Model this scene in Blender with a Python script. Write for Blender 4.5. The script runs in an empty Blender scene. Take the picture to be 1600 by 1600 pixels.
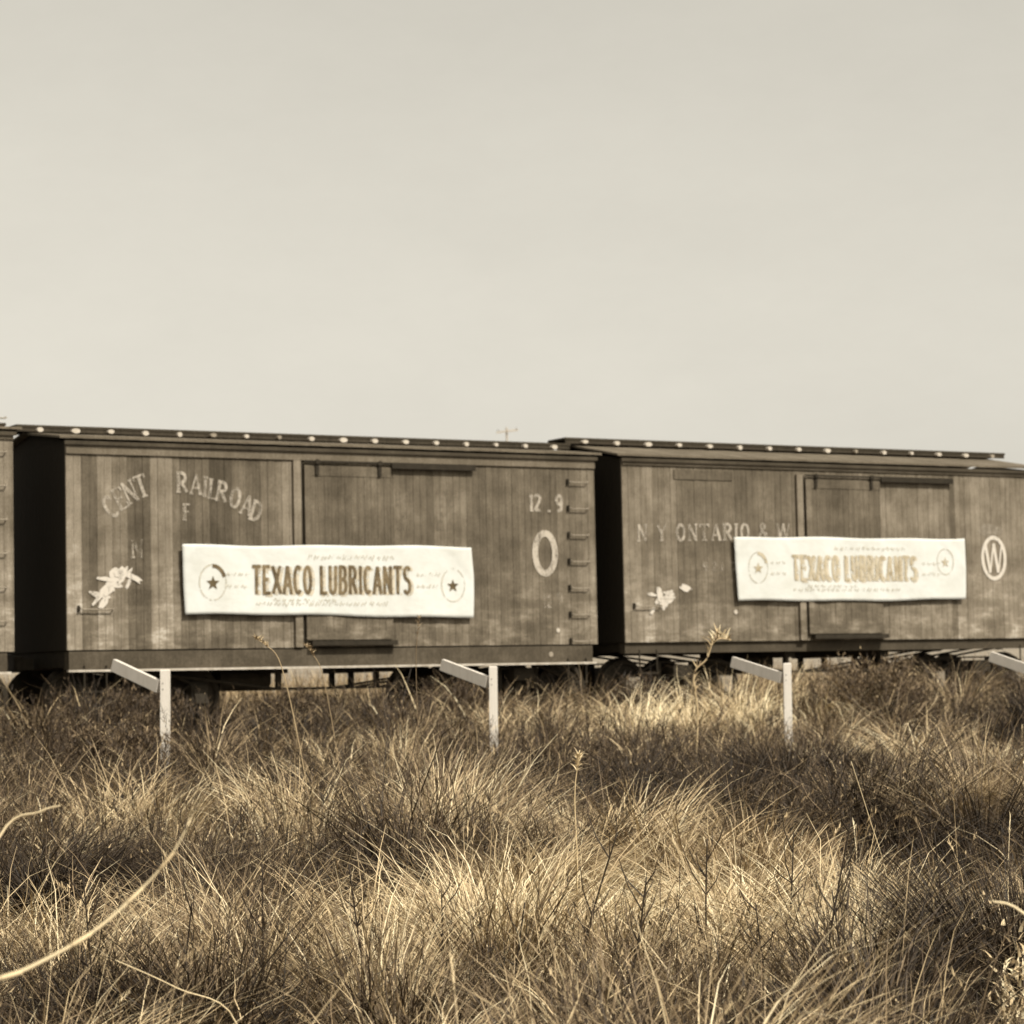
import bpy, math, random
import numpy as np
from mathutils import Vector, Matrix
random.seed(7)
rng = np.random.default_rng(11)
R = math.radians
sc = bpy.context.scene
COL = sc.collection

# ------------------------------------------------------------------ camera
CAM_Z = 0.68
cam_d = bpy.data.cameras.new("camera")
cam = bpy.data.objects.new("camera", cam_d)
COL.objects.link(cam)
cam_d.sensor_width = 36.0
cam_d.lens = 3935.07 / 1600 * 36.0
cam_d.clip_end = 6000
cam_d.clip_start = 0.1
cam.location = (0, 0, CAM_Z)
pitch, roll = 0.0688, R(1.2)
cam.rotation_mode = 'QUATERNION'
m = Matrix.Rotation(math.pi / 2 + pitch, 3, 'X') @ Matrix.Rotation(-roll, 3, 'Z')
cam.rotation_quaternion = m.to_quaternion()
cam_d.dof.use_dof = True
cam_d.dof.focus_distance = 12.5
cam_d.dof.aperture_fstop = 4.8
sc.camera = cam

# ------------------------------------------------------------------ light
SUN_DIR = Vector((0.72, -0.69, 0)).normalized() * math.cos(R(46)) + Vector((0, 0, math.sin(R(46))))
w = bpy.data.worlds.new("World")
sc.world = w
w.use_nodes = True
nt = w.node_tree
bg = nt.nodes["Background"]
sky = nt.nodes.new("ShaderNodeTexSky")
sky.sky_type = 'NISHITA'
sky.sun_disc = False
sky.sun_elevation = R(46)
sky.sun_rotation = math.atan2(SUN_DIR.x, SUN_DIR.y)
sky.dust_density = 3.0
sky.air_density = 1.2
bw = nt.nodes.new("ShaderNodeRGBToBW")
nt.links.new(sky.outputs[0], bw.inputs[0])
mx = nt.nodes.new("ShaderNodeVectorMath"); mx.operation = 'SCALE'
mx.inputs[0].default_value = (1.0, 0.952, 0.828)
pw = nt.nodes.new("ShaderNodeMath"); pw.operation = 'POWER'; pw.inputs[1].default_value = 0.62   # thin high haze evens the sky out
nt.links.new(bw.outputs[0], pw.inputs[0])
ml = nt.nodes.new("ShaderNodeMath"); ml.operation = 'MULTIPLY'; ml.inputs[1].default_value = 2.50
nt.links.new(pw.outputs[0], ml.inputs[0])
# faint uneven high haze
gtc = nt.nodes.new("ShaderNodeTexCoord"); gmp = nt.nodes.new("ShaderNodeMapping"); gmp.inputs['Scale'].default_value = (1, 1, 2.2)
nt.links.new(gtc.outputs['Generated'], gmp.inputs[0])
gn = nt.nodes.new("ShaderNodeTexNoise"); gn.inputs['Scale'].default_value = 9; gn.inputs['Detail'].default_value = 9; gn.inputs['Roughness'].default_value = 0.72
nt.links.new(gmp.outputs[0], gn.inputs['Vector'])
gr = nt.nodes.new("ShaderNodeMapRange"); gr.inputs['To Min'].default_value = 0.93; gr.inputs['To Max'].default_value = 1.07
nt.links.new(gn.outputs[0], gr.inputs['Value'])
gm = nt.nodes.new("ShaderNodeMath"); gm.operation = 'MULTIPLY'
nt.links.new(ml.outputs[0], gm.inputs[0]); nt.links.new(gr.outputs[0], gm.inputs[1])
nt.links.new(gm.outputs[0], mx.inputs['Scale'])
nt.links.new(mx.outputs[0], bg.inputs[0])
SKY_STRENGTH = 0.14
bg.inputs[1].default_value = SKY_STRENGTH

sl = bpy.data.lights.new("sun", 'SUN')
sl.energy = 5.0
sl.angle = R(0.6)
sl.color = (1.0, 0.94, 0.82)
sun = bpy.data.objects.new("sun", sl)
COL.objects.link(sun)
sun.rotation_mode = 'QUATERNION'
sun.rotation_quaternion = SUN_DIR.to_track_quat('Z', 'Y')
sun.location = (20, -10, 30)
sc.view_settings.view_transform = 'Standard'
sc.view_settings.look = 'None'
sc.view_settings.exposure = -0.08
sc.view_settings.gamma = 1.0
sc.cycles.max_bounces = 5
sc.cycles.diffuse_bounces = 2
sc.cycles.transparent_max_bounces = 8

# ------------------------------------------------------------------ materials
def new_mat(name):
    m = bpy.data.materials.new(name); m.use_nodes = True
    nt = m.node_tree
    b = nt.nodes["Principled BSDF"]
    b.inputs["Roughness"].default_value = 0.8
    b.inputs["Specular IOR Level"].default_value = 0.15
    return m, nt, b

def N(nt, kind, **kw):
    n = nt.nodes.new(kind)
    for k, v in kw.items():
        if k == 'op': n.operation = v
        elif k in ('dt',): n.data_type = v
        else: n.inputs[k].default_value = v
    return n

def ramp(nt, stops):
    r = nt.nodes.new("ShaderNodeValToRGB")
    e = r.color_ramp.elements
    while len(e) < len(stops): e.new(0.5)
    for i, (p, c) in enumerate(stops):
        e[i].position = p; e[i].color = (*c, 1)
    return r

def math_n(nt, op, a, b=None, clamp=False):
    n = nt.nodes.new("ShaderNodeMath"); n.operation = op; n.use_clamp = clamp
    for i, v in enumerate((a, b)):
        if v is None: continue
        if isinstance(v, (int, float)): n.inputs[i].default_value = v
        else: nt.links.new(v, n.inputs[i])
    return n.outputs[0]

def noise(nt, vec, scale=(1, 1, 1), s=5.0, detail=4, rough=0.6):
    mp = nt.nodes.new("ShaderNodeMapping"); mp.inputs['Scale'].default_value = scale
    nt.links.new(vec, mp.inputs[0])
    n = nt.nodes.new("ShaderNodeTexNoise")
    n.inputs['Scale'].default_value = s; n.inputs['Detail'].default_value = detail; n.inputs['Roughness'].default_value = rough
    nt.links.new(mp.outputs[0], n.inputs['Vector'])
    return n.outputs[0]

def sepia(l):
    # grey level to the brown tone of an old print: warm in the mids, neutral in the darks and lights
    k = min(1.0, l / 0.7)
    return (l, l * (0.80 + 0.13 * k), l * (0.54 + 0.30 * k))

WOOD_STOPS = [(0.0, sepia(0.030)), (0.25, sepia(0.070)), (0.5, sepia(0.140)), (0.75, sepia(0.26)), (1.0, sepia(0.52))]

def wood_mat(name, base=0.5, stops=None, attr=False, streak=0.22, mott=0.22, dust=0.0, bump=0.25, rough=0.85, boards=None):
    m, nt, b = new_mat(name)
    tc = nt.nodes.new("ShaderNodeTexCoord"); v = tc.outputs['Object']
    a = noise(nt, v, (14, 14, 0.7), 1.6, 5, 0.7)
    c = noise(nt, v, (1, 1, 1), 1.7, 6, 0.65)
    d = noise(nt, v, (30, 30, 2.2), 2.0, 3, 0.6)
    g = noise(nt, v, (1, 1, 1), 42, 3, 0.7)
    t = math_n(nt, 'MULTIPLY', math_n(nt, 'SUBTRACT', a, 0.5), streak * 2.4)
    t2 = math_n(nt, 'MULTIPLY', math_n(nt, 'SUBTRACT', c, 0.5), mott * 2.4)
    t3 = math_n(nt, 'MULTIPLY', math_n(nt, 'SUBTRACT', d, 0.5), 0.22)
    t4 = math_n(nt, 'MULTIPLY', math_n(nt, 'SUBTRACT', g, 0.5), 0.42)
    s = math_n(nt, 'ADD', math_n(nt, 'ADD', t, t2), math_n(nt, 'ADD', t3, t4))
    if attr:
        at = nt.nodes.new("ShaderNodeAttribute"); at.attribute_name = 'tone'
        s = math_n(nt, 'ADD', s, at.outputs['Fac'])
    else:
        s = math_n(nt, 'ADD', s, base)
    if dust > 0:
        # scuffs, dirt splashes and chalk low on the boards
        sx = nt.nodes.new("ShaderNodeSeparateXYZ"); nt.links.new(v, sx.inputs[0])
        low = math_n(nt, 'SUBTRACT', 1.0, math_n(nt, 'DIVIDE', math_n(nt, 'SUBTRACT', sx.outputs['Z'], 1.2), 1.7), True)
        sc_ = noise(nt, v, (1.2, 1, 3.2), 1.5, 8, 0.72)
        k = math_n(nt, 'MULTIPLY', math_n(nt, 'SUBTRACT', sc_, 0.46), 5.0, True)
        s = math_n(nt, 'ADD', s, math_n(nt, 'MULTIPLY', math_n(nt, 'MULTIPLY', k, low), dust))
        sp = noise(nt, v, (1, 1, 1.0), 16, 3, 0.8)
        k2 = math_n(nt, 'MULTIPLY', math_n(nt, 'SUBTRACT', sp, 0.66), 12.0, True)
        s = math_n(nt, 'ADD', s, math_n(nt, 'MULTIPLY', math_n(nt, 'MULTIPLY', k2, low), 0.30))
    r = ramp(nt, stops or WOOD_STOPS); nt.links.new(s, r.inputs[0])
    nt.links.new(r.outputs[0], b.inputs['Base Color'])
    b.inputs['Roughness'].default_value = rough
    bp = nt.nodes.new("ShaderNodeBump"); bp.inputs['Strength'].default_value = bump; bp.inputs['Distance'].default_value = 0.01
    nt.links.new(d, bp.inputs['Height']); nt.links.new(bp.outputs[0], b.inputs['Normal'])
    return m

def plain_mat(name, lvl, var=0.3, s=12.0, rough=0.8, spec=0.15):
    m, nt, b = new_mat(name)
    tc = nt.nodes.new("ShaderNodeTexCoord")
    n = noise(nt, tc.outputs['Object'], (1, 1, 1), s, 5, 0.65)
    r = ramp(nt, [(0.25, sepia(lvl * (1 - var))), (0.75, sepia(min(0.9, lvl * (1 + var))))])
    nt.links.new(n, r.inputs[0]); nt.links.new(r.outputs[0], b.inputs['Base Color'])
    b.inputs['Roughness'].default_value = rough; b.inputs['Specular IOR Level'].default_value = spec
    return m

def worn_paint(name, lvl, keep=0.5, s=9.0, contrast=6.0):
    """paint on boards that has flaked off in vertical streaks"""
    m, nt, b = new_mat(name)
    tc = nt.nodes.new("ShaderNodeTexCoord"); v = tc.outputs['Object']
    n = noise(nt, v, (1.0, 1, 0.25), s, 5, 0.7)
    n2 = noise(nt, v, (1, 1, 1), s * 3, 3, 0.7)
    f = math_n(nt, 'ADD', math_n(nt, 'MULTIPLY', n, 0.65), math_n(nt, 'MULTIPLY', n2, 0.35))
    k = math_n(nt, 'MULTIPLY', math_n(nt, 'SUBTRACT', f, 1 - keep), contrast, True)
    b.inputs['Base Color'].default_value = (*sepia(lvl), 1)
    nt.links.new(k, b.inputs['Alpha'])
    return m

M = {}
M['siding'] = wood_mat('weathered_siding', attr=True, dust=0.36, streak=0.16, mott=0.36)
M['roof'] = wood_mat('roof_boards', base=0.50, streak=0.1)
M['walk'] = wood_mat('running_board', base=0.12, streak=0.08, mott=0.1)
M['trim'] = wood_mat('trim_boards', base=0.52, streak=0.05)
M['trim_dark'] = wood_mat('dark_trim', base=0.20, streak=0.05)
M['end'] = wood_mat('shade_dark_boards', base=-0.12, streak=0.06, mott=0.06)  # near-black colour puts the shade of the end walls into the boards
M['sill'] = wood_mat('sill_timber', base=0.27, streak=0.05, mott=0.3)
M['iron'] = plain_mat('rusty_iron', 0.03, 0.4, 9)
M['iron_lit'] = plain_mat('sunlit_iron', 0.20, 0.5, 14)  # paler iron for journal boxes, sunlight put into the colour
M['lit_edge'] = plain_mat('lit_sill_edge', 0.46, 0.3, 10)  # bright colour stands for sun on the sill's lower edge
M['grab'] = plain_mat('worn_grab_iron', 0.27, 0.3, 20)
M['white_wood'] = wood_mat('whitewashed_wood', base=0.72, streak=0.28, mott=0.25, stops=[(0.0, sepia(0.10)), (0.28, sepia(0.35)), (0.5, sepia(0.62)), (1.0, sepia(0.78))])
M['cream'] = plain_mat('cream_block_ends', 0.50, 0.12, 8)
M['cloth'] = None
M['paint'] = worn_paint('worn_white_paint', 0.44, 0.63, 9.0, 4.5)
M['paint_faint'] = worn_paint('nearly_gone_paint', 0.42, 0.54)
M['paint_strong'] = worn_paint('white_paint', 0.46, 0.68, 9.0, 4.5)
M['paper'] = worn_paint('torn_paper', 0.58, 0.68, 9, 6)
M['rail'] = plain_mat('rail_steel', 0.12, 0.3, 6, 0.5, 0.4)
M['hazed'] = plain_mat('hazed_pole', 0.42, 0.2, 5)  # lightened to paint in the haze of distance
M['tie'] = wood_mat('sleeper_wood', base=0.3)

def cloth_mat():
    m, nt, b = new_mat('white_banner_cloth')
    tc = nt.nodes.new("ShaderNodeTexCoord")
    n = noise(nt, tc.outputs['Object'], (1, 1, 1), 3.0, 5, 0.6)
    r = ramp(nt, [(0.3, (0.57, 0.57, 0.53)), (0.7, (0.66, 0.665, 0.64))])
    nt.links.new(n, r.inputs[0]); nt.links.new(r.outputs[0], b.inputs['Base Color'])
    b.inputs['Roughness'].default_value = 0.95
    bp = nt.nodes.new("ShaderNodeBump"); bp.inputs['Strength'].default_value = 0.35; bp.inputs['Distance'].default_value = 0.02
    n2 = noise(nt, tc.outputs['Object'], (1, 1, 1.3), 5.0, 4, 0.6)
    nt.links.new(n2, bp.inputs['Height']); nt.links.new(bp.outputs[0], b.inputs['Normal'])
    return m
M['cloth'] = cloth_mat()

def ink(name, dark, light, keep, s=7.0):
    m, nt, b = new_mat(name)
    tc = nt.nodes.new("ShaderNodeTexCoord"); v = tc.outputs['Object']
    n = noise(nt, v, (1, 1, 1), s, 4, 0.65)
    r = ramp(nt, [(0.35, dark), (0.7, light)])
    nt.links.new(n, r.inputs[0]); nt.links.new(r.outputs[0], b.inputs['Base Color'])
    n2 = noise(nt, v, (1, 1, 1), s * 1.7, 3, 0.6)
    k = math_n(nt, 'MULTIPLY', math_n(nt, 'SUBTRACT', n2, 1 - keep), 5.0, True)
    nt.links.new(k, b.inputs['Alpha'])
    return m
M['ink'] = ink('brown_ink', (0.085, 0.062, 0.035), (0.26, 0.20, 0.12), 0.82)
M['ink_star'] = ink('dark_star_ink', (0.07, 0.055, 0.03), (0.16, 0.12, 0.07), 0.85)
M['ink_pale'] = ink('pale_ink', (0.38, 0.315, 0.21), (0.52, 0.46, 0.35), 0.74)
M['ink_shadow'] = ink('tan_letter_shade', (0.52, 0.45, 0.34), (0.60, 0.54, 0.44), 0.66)
M['ink_faint'] = ink('faded_ink', (0.47, 0.44, 0.36), (0.57, 0.54, 0.48), 0.64)

# ------------------------------------------------------------------ mesh helpers
class MB:
    def __init__(s): s.v = []; s.f = []; s.t = []
    def add(s, vs, fs, tone=None):
        o = len(s.v); s.v += [tuple(v) for v in vs]; s.f += [tuple(i + o for i in f) for f in fs]
        s.t += [0.5 if tone is None else tone] * len(vs)
        return s
    def box(s, x0, x1, y0, y1, z0, z1, tone=None):
        vs = [(x, y, z) for z in (z0, z1) for y in (y0, y1) for x in (x0, x1)]
        return s.add(vs, [(0, 2, 3, 1), (4, 5, 7, 6), (0, 1, 5, 4), (2, 6, 7, 3), (0, 4, 6, 2), (1, 3, 7, 5)], tone)
    def beam(s, a, b, w, h, up=(0, 0, 1), tone=None):
        a = Vector(a); b = Vector(b); d = (b - a).normalized()
        sd = d.cross(Vector(up)).normalized(); u = sd.cross(d).normalized()
        vs = []
        for p in (a, b):
            for (i, j) in ((-1, -1), (1, -1), (1, 1), (-1, 1)):
                vs.append(p + sd * (i * w / 2) + u * (j * h / 2))
        return s.add(vs, [(3, 2, 1, 0), (4, 5, 6, 7), (0, 1, 5, 4), (1, 2, 6, 5), (2, 3, 7, 6), (3, 0, 4, 7)], tone)
    def tube(s, pts, r, n=8, tone=None, r1=None):
        pts = [Vector(p) for p in pts]; rings = []
        vs = []; fs = []
        for i, p in enumerate(pts):
            d = (pts[min(i + 1, len(pts) - 1)] - pts[max(i - 1, 0)]).normalized()
            ref = Vector((0, 0, 1)) if abs(d.z) < 0.9 else Vector((1, 0, 0))
            a = d.cross(ref).normalized(); b = a.cross(d)
            rr = r if r1 is None else r + (r1 - r) * i / max(1, len(pts) - 1)
            for k in range(n):
                th = 2 * math.pi * k / n
                vs.append(p + a * rr * math.cos(th) + b * rr * math.sin(th))
        for i in range(len(pts) - 1):
            for k in range(n):
                fs.append((i * n + k, i * n + (k + 1) % n, (i + 1) * n + (k + 1) % n, (i + 1) * n + k))
        fs.append(tuple(range(n))[::-1]); fs.append(tuple(range((len(pts) - 1) * n, len(pts) * n)))
        return s.add(vs, fs, tone)
    def lathe(s, c, axis, prof, n=28, tone=None):
        """prof: (offset along axis, radius)"""
        c = Vector(c); ax = Vector(axis).normalized()
        ref = Vector((0, 0, 1)) if abs(ax.z) < 0.9 else Vector((1, 0, 0))
        a = ax.cross(ref).normalized(); b = ax.cross(a)
        vs = []; fs = []
        for (o, r) in prof:
            for k in range(n):
                th = 2 * math.pi * k / n
                vs.append(c + ax * o + a * r * math.cos(th) + b * r * math.sin(th))
        for i in range(len(prof) - 1):
            for k in range(n):
                fs.append((i * n + k, i * n + (k + 1) % n, (i + 1) * n + (k + 1) % n, (i + 1) * n + k))
        fs.append(tuple(range(n))[::-1]); fs.append(tuple(range((len(prof) - 1) * n, len(prof) * n)))
        return s.add(vs, fs, tone)
    def build(s, name, mat, parent=None, smooth=False, loc=None):
        me = bpy.data.meshes.new(name)
        me.from_pydata(s.v, [], s.f); me.update()
        at = me.attributes.new('tone', 'FLOAT', 'POINT')
        at.data.foreach_set('value', s.t)
        if smooth:
            me.polygons.foreach_set('use_smooth', [True] * len(me.polygons))
        me.materials.append(mat)
        o = bpy.data.objects.new(name, me); COL.objects.link(o)
        if parent: o.parent = parent
        if loc: o.location = loc
        return o

def tag(o, label=None, cat=None, group=None, kind=None):
    if label: o['label'] = label
    if cat: o['category'] = cat
    if group: o['group'] = group
    if kind: o['kind'] = kind
    return o

def empty(name, loc, rz=0):
    o = bpy.data.objects.new(name, None); COL.objects.link(o)
    o.empty_display_size = 0.3
    o.location = loc; o.rotation_euler = (0, 0, rz)
    return o

# ------------------------------------------------------------------ ground
TH = R(30)
P0 = Vector((-5.728, 32.268, 0))
T_AX = Vector((math.cos(TH), math.sin(TH), 0)); T_N = Vector((-math.sin(TH), math.cos(TH), 0))
def train_pt(s, d, z=0.0): return P0 + T_AX * s + T_N * d + Vector((0, 0, z))

HUM = [(rng.uniform(-9, 12), rng.uniform(6, 32), rng.uniform(0.4, 1.1), rng.uniform(-0.10, 0.13)) for _ in range(420)]
HUM += [(2.6, 17.2, 0.9, -0.28), (2.9, 24.3, 1.3, -0.22), (-3.0, 15.8, 0.9, -0.25), (1.2, 21.4, 0.9, -0.18), (3.2, 19.2, 0.6, 0.16), (-0.8, 17.0, 0.8, -0.2), (1.7, 15.6, 0.8, 0.12)]
HUMA = np.array(HUM)
def ground_z(x, y):
    x = np.asarray(x, float); y = np.asarray(y, float)
    d = (x - P0.x) * T_N.x + (y - P0.y) * T_N.y
    z = np.interp(d, [-60, -26, -20, -8, -2.6, -1.2, 5.0, 8, 20, 60, 140, 400], [-1.1, -1.0, -0.9, -0.35, -0.03, 0.05, 0.05, -0.02, 0.35, 1.5, 3.2, 3.4])
    out = z.copy()
    wgt = np.clip((-d - 2.0) / 3.0, 0, 1)
    for (hx, hy, hr, hh) in HUMA:
        q = ((x - hx) ** 2 + (y - hy) ** 2) / (hr * hr)
        mk = q < 9
        if np.any(mk): out = out + np.where(mk, hh * np.exp(-q) * wgt, 0)
    return out

def build_ground():
    xs = np.unique(np.concatenate([[-3000, -1500, -700, -350, -150, -80, -45], np.arange(-30, -12, 2.0), np.arange(-12, 15, 0.3), np.arange(15, 40, 2.0), [50, 90, 160, 350, 700, 1500, 3000]]))
    ys = np.unique(np.concatenate([[-60, -30, -12, -4], np.arange(0, 6, 1.0), np.arange(6, 46, 0.3), [50, 58, 70, 90, 130, 200, 350, 700, 1500, 3500]]))
    X, Y = np.meshgrid(xs, ys); Z = ground_z(X, Y)
    v = np.stack([X, Y, Z], -1).reshape(-1, 3)
    nx = len(xs); fs = []
    for j in range(len(ys) - 1):
        for i in range(nx - 1):
            a = j * nx + i; fs.append((a, a + 1, a + nx + 1, a + nx))
    me = bpy.data.meshes.new('ground'); me.from_pydata(v.tolist(), [], fs); me.update()
    me.polygons.foreach_set('use_smooth', [True] * len(fs))
    m, nt, b = new_mat('dry_ground')
    tc = nt.nodes.new("ShaderNodeTexCoord")
    n = noise(nt, tc.outputs['Object'], (1, 1, 1), 0.9, 8, 0.7)
    r = ramp(nt, [(0.3, (0.022, 0.017, 0.012)), (0.7, (0.10, 0.075, 0.05))])
    nt.links.new(n, r.inputs[0]); nt.links.new(r.outputs[0], b.inputs['Base Color'])
    n2 = noise(nt, tc.outputs['Object'], (1, 1, 1), 14, 6, 0.7)
    bp = nt.nodes.new("ShaderNodeBump"); bp.inputs['Strength'].default_value = 0.8; bp.inputs['Distance'].default_value = 0.05
    nt.links.new(n2, bp.inputs['Height']); nt.links.new(bp.outputs[0], b.inputs['Normal'])
    me.materials.append(m)
    m2 = plain_mat('dry_meadow', 0.27, 0.35, 0.35, 0.95); me.materials.append(m2)
    cx = v.reshape(len(ys), nx, 3); mi = []
    for j in range(len(ys) - 1):
        for i in range(nx - 1):
            c = cx[j, i]; mi.append(1 if (c[0] - P0.x) * T_N.x + (c[1] - P0.y) * T_N.y > 4.5 else 0)
    me.polygons.foreach_set('material_index', mi)
    o = bpy.data.objects.new('ground', me); COL.objects.link(o); tag(o, kind='structure')
build_ground()

# track bed, rails and sleepers
GAUGE_IN, GAUGE_OUT = 0.60, 2.10      # rail centre lines behind the plane of the car side
RAIL_TOP = 0.24
mb = MB()
pr = [(-60, 0), (60, 0)]
for (s0, s1) in ((-60, 60),):
    vs = []
    for s in (s0, s1):
        for (d, z) in ((-1.3, 0.0), (-0.4, 0.10), (3.1, 0.10), (4.0, 0.0)):
            vs.append(train_pt(s, d, z + 0.06))
    mb.add(vs, [(0, 4, 5, 1), (1, 5, 6, 2), (2, 6, 7, 3)])
bed = mb.build('track_bed', plain_mat('cinder_ballast', 0.30, 0.55, 9)); tag(bed, kind='structure')
mb = MB()
for d in (GAUGE_IN, GAUGE_OUT):
    mb.beam(train_pt(-60, d, RAIL_TOP - 0.02), train_pt(60, d, RAIL_TOP - 0.02), 0.065, 0.04)
    mb.beam(train_pt(-60, d, RAIL_TOP - 0.065), train_pt(60, d, RAIL_TOP - 0.065), 0.018, 0.05)
    mb.beam(train_pt(-60, d, RAIL_TOP - 0.1), train_pt(60, d, RAIL_TOP - 0.1), 0.12, 0.02)
r_ = mb.build('rails', M['rail']); tag(r_, kind='structure')
mb = MB()
s = -25.0
while s < 40:
    mb.beam(train_pt(s, 0.1, 0.16), train_pt(s, 2.6, 0.16 + random.uniform(-.005, .005)), 0.2, 0.1)
    s += 0.55 + random.uniform(-.03, .03)
t_ = mb.build('sleepers', M['tie']); tag(t_, kind='structure')

# ------------------------------------------------------------------ stroke lettering
def arc(cx, cy, rx, ry, a0, a1, n=12):
    return [(cx + rx * math.cos(R(a0 + (a1 - a0) * i / n)), cy + ry * math.sin(R(a0 + (a1 - a0) * i / n))) for i in range(n + 1)]
# glyph: (width, [(weight, polyline)...]) in a box 1 high; weights: 1 thick, 0 thin
def glyphs(serif):
    sf = lambda x, y, w_=0.16: [(0, [(x - w_, y), (x + w_, y)])] if serif else []
    th = 0 if serif else 1
    G = {
     'T': (0.62, [(1, [(0.31, 0), (0.31, 1)]), (th, [(0, 0.96), (0.62, 0.96)])] + sf(0.31, 0.03) + ([(0, [(0.02, 0.8), (0.02, 1)]), (0, [(0.60, 0.8), (0.60, 1)])] if serif else [])),
     'E': (0.56, [(1, [(0.12, 0), (0.12, 1)]), (th, [(0, 0.96), (0.54, 0.96)]), (th, [(0.12, 0.52), (0.42, 0.52)]), (th, [(0, 0.04), (0.56, 0.04)])] + ([(0, [(0.54, 0.04), (0.54, 0.24)]), (0, [(0.52, 0.8), (0.52, 0.96)])] if serif else [])),
     'X': (0.66, [(1, [(0.06, 0.98), (0.60, 0.02)]), (th, [(0.60, 0.98), (0.06, 0.02)])] + sf(0.1, 0.97, .1) + sf(0.57, 0.03, .1)),
     'A': (0.66, [(th, [(0.05, 0), (0.33, 0.98)]), (1, [(0.61, 0), (0.33, 0.98)]), (th, [(0.16, 0.32), (0.5, 0.32)])] + sf(0.07, 0.03, .11) + sf(0.6, 0.03, .12)),
     'C': (0.60, [(1, arc(0.32, 0.5, 0.25, 0.46, 50, 310, 16))] + ([(0, [(0.52, 0.72), (0.52, 0.98)])] if serif else [])),
     'O': (0.62, [(1, arc(0.31, 0.5, 0.24, 0.46, 0, 360, 22))]),
     'L': (0.54, [(1, [(0.12, 0), (0.12, 1)]), (th, [(0, 0.04), (0.54, 0.04)])] + sf(0.12, 0.97, .13) + ([(0, [(0.52, 0.04), (0.52, 0.26)])] if serif else [])),
     'U': (0.62, [(1, [(0.10, 1), (0.10, 0.28)] + arc(0.31, 0.28, 0.21, 0.24, 180, 360, 10) + [(0.52, 1)])] + sf(0.1, 0.97, .12)),
     'B': (0.60, [(1, [(0.12, 0), (0.12, 1)]), (th, [(0.0, 0.96), (0.3, 0.96)] + arc(0.3, 0.745, 0.2, 0.215, 90, -90, 8) + [(0.12, 0.53)]), (1, [(0.3, 0.53)] + arc(0.3, 0.285, 0.24, 0.245, 90, -90, 8) + [(0.0, 0.04)])]),
     'R': (0.64, [(1, [(0.12, 0), (0.12, 1)]), (1, [(0.0, 0.96), (0.3, 0.96)] + arc(0.3, 0.735, 0.21, 0.225, 90, -90, 8) + [(0.12, 0.51)]), (1, [(0.3, 0.5), (0.58, 0.02)])] + sf(0.12, 0.03, .13)),
     'I': (0.26, [(1, [(0.13, 0), (0.13, 1)])] + sf(0.13, 0.03, .13) + sf(0.13, 0.97, .13)),
     'N': (0.66, [(th, [(0.10, 0), (0.10, 1)]), (1, [(0.10, 0.98), (0.56, 0.02)]), (th, [(0.56, 0), (0.56, 1)])] + sf(0.1, 0.03, .11) + sf(0.56, 0.97, .1)),
     'S': (0.56, [(1, arc(0.28, 0.74, 0.21, 0.22, 30, 250, 10) + arc(0.28, 0.27, 0.22, 0.23, 80, -150, 10))]),
     'D': (0.64, [(1, [(0.12, 0), (0.12, 1)]), (1, [(0.0, 0.96), (0.25, 0.96)] + arc(0.25, 0.5, 0.31, 0.46, 90, -90, 12) + [(0.0, 0.04)])]),
     'F': (0.54, [(1, [(0.12, 0), (0.12, 1)]), (0, [(0, 0.96), (0.52, 0.96)]), (0, [(0.12, 0.52), (0.4, 0.52)])] + sf(0.12, 0.03, .13)),
     'Y': (0.64, [(1, [(0.05, 0.98), (0.32, 0.48)]), (th, [(0.60, 0.98), (0.32, 0.48)]), (1, [(0.32, 0.48), (0.32, 0)])] + sf(0.32, 0.03, .13)),
     'W': (0.92, [(1, [(0.05, 0.98), (0.26, 0.02)]), (th, [(0.46, 0.98), (0.26, 0.02)]), (1, [(0.46, 0.98), (0.66, 0.02)]), (th, [(0.87, 0.98), (0.66, 0.02)])]),
     '&': (0.62, [(1, [(0.58, 0.05), (0.2, 0.72)] + arc(0.3, 0.82, 0.12, 0.14, 200, -30, 8) + [(0.12, 0.36)] + arc(0.27, 0.22, 0.2, 0.2, 150, 340, 8) + [(0.56, 0.46)])]),
     '1': (0.34, [(1, [(0.18, 0), (0.18, 1)]), (0, [(0.04, 0.84), (0.18, 0.96)])] + sf(0.18, 0.03, .14)),
     '2': (0.56, [(1, arc(0.28, 0.74, 0.2, 0.22, 165, -30, 9) + [(0.08, 0.06)]), (1, [(0.04, 0.06), (0.52, 0.06)])]),
     '9': (0.56, [(1, arc(0.27, 0.7, 0.19, 0.26, 0, 360, 16)), (1, [(0.47, 0.72), (0.44, 0.3)] + arc(0.26, 0.24, 0.18, 0.2, 0, -130, 6))]),
     '.': (0.2, [(1, [(0.1, 0.0), (0.1, 0.12)])]),
    }
    return G
GS, GP = glyphs(True), glyphs(False)

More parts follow.
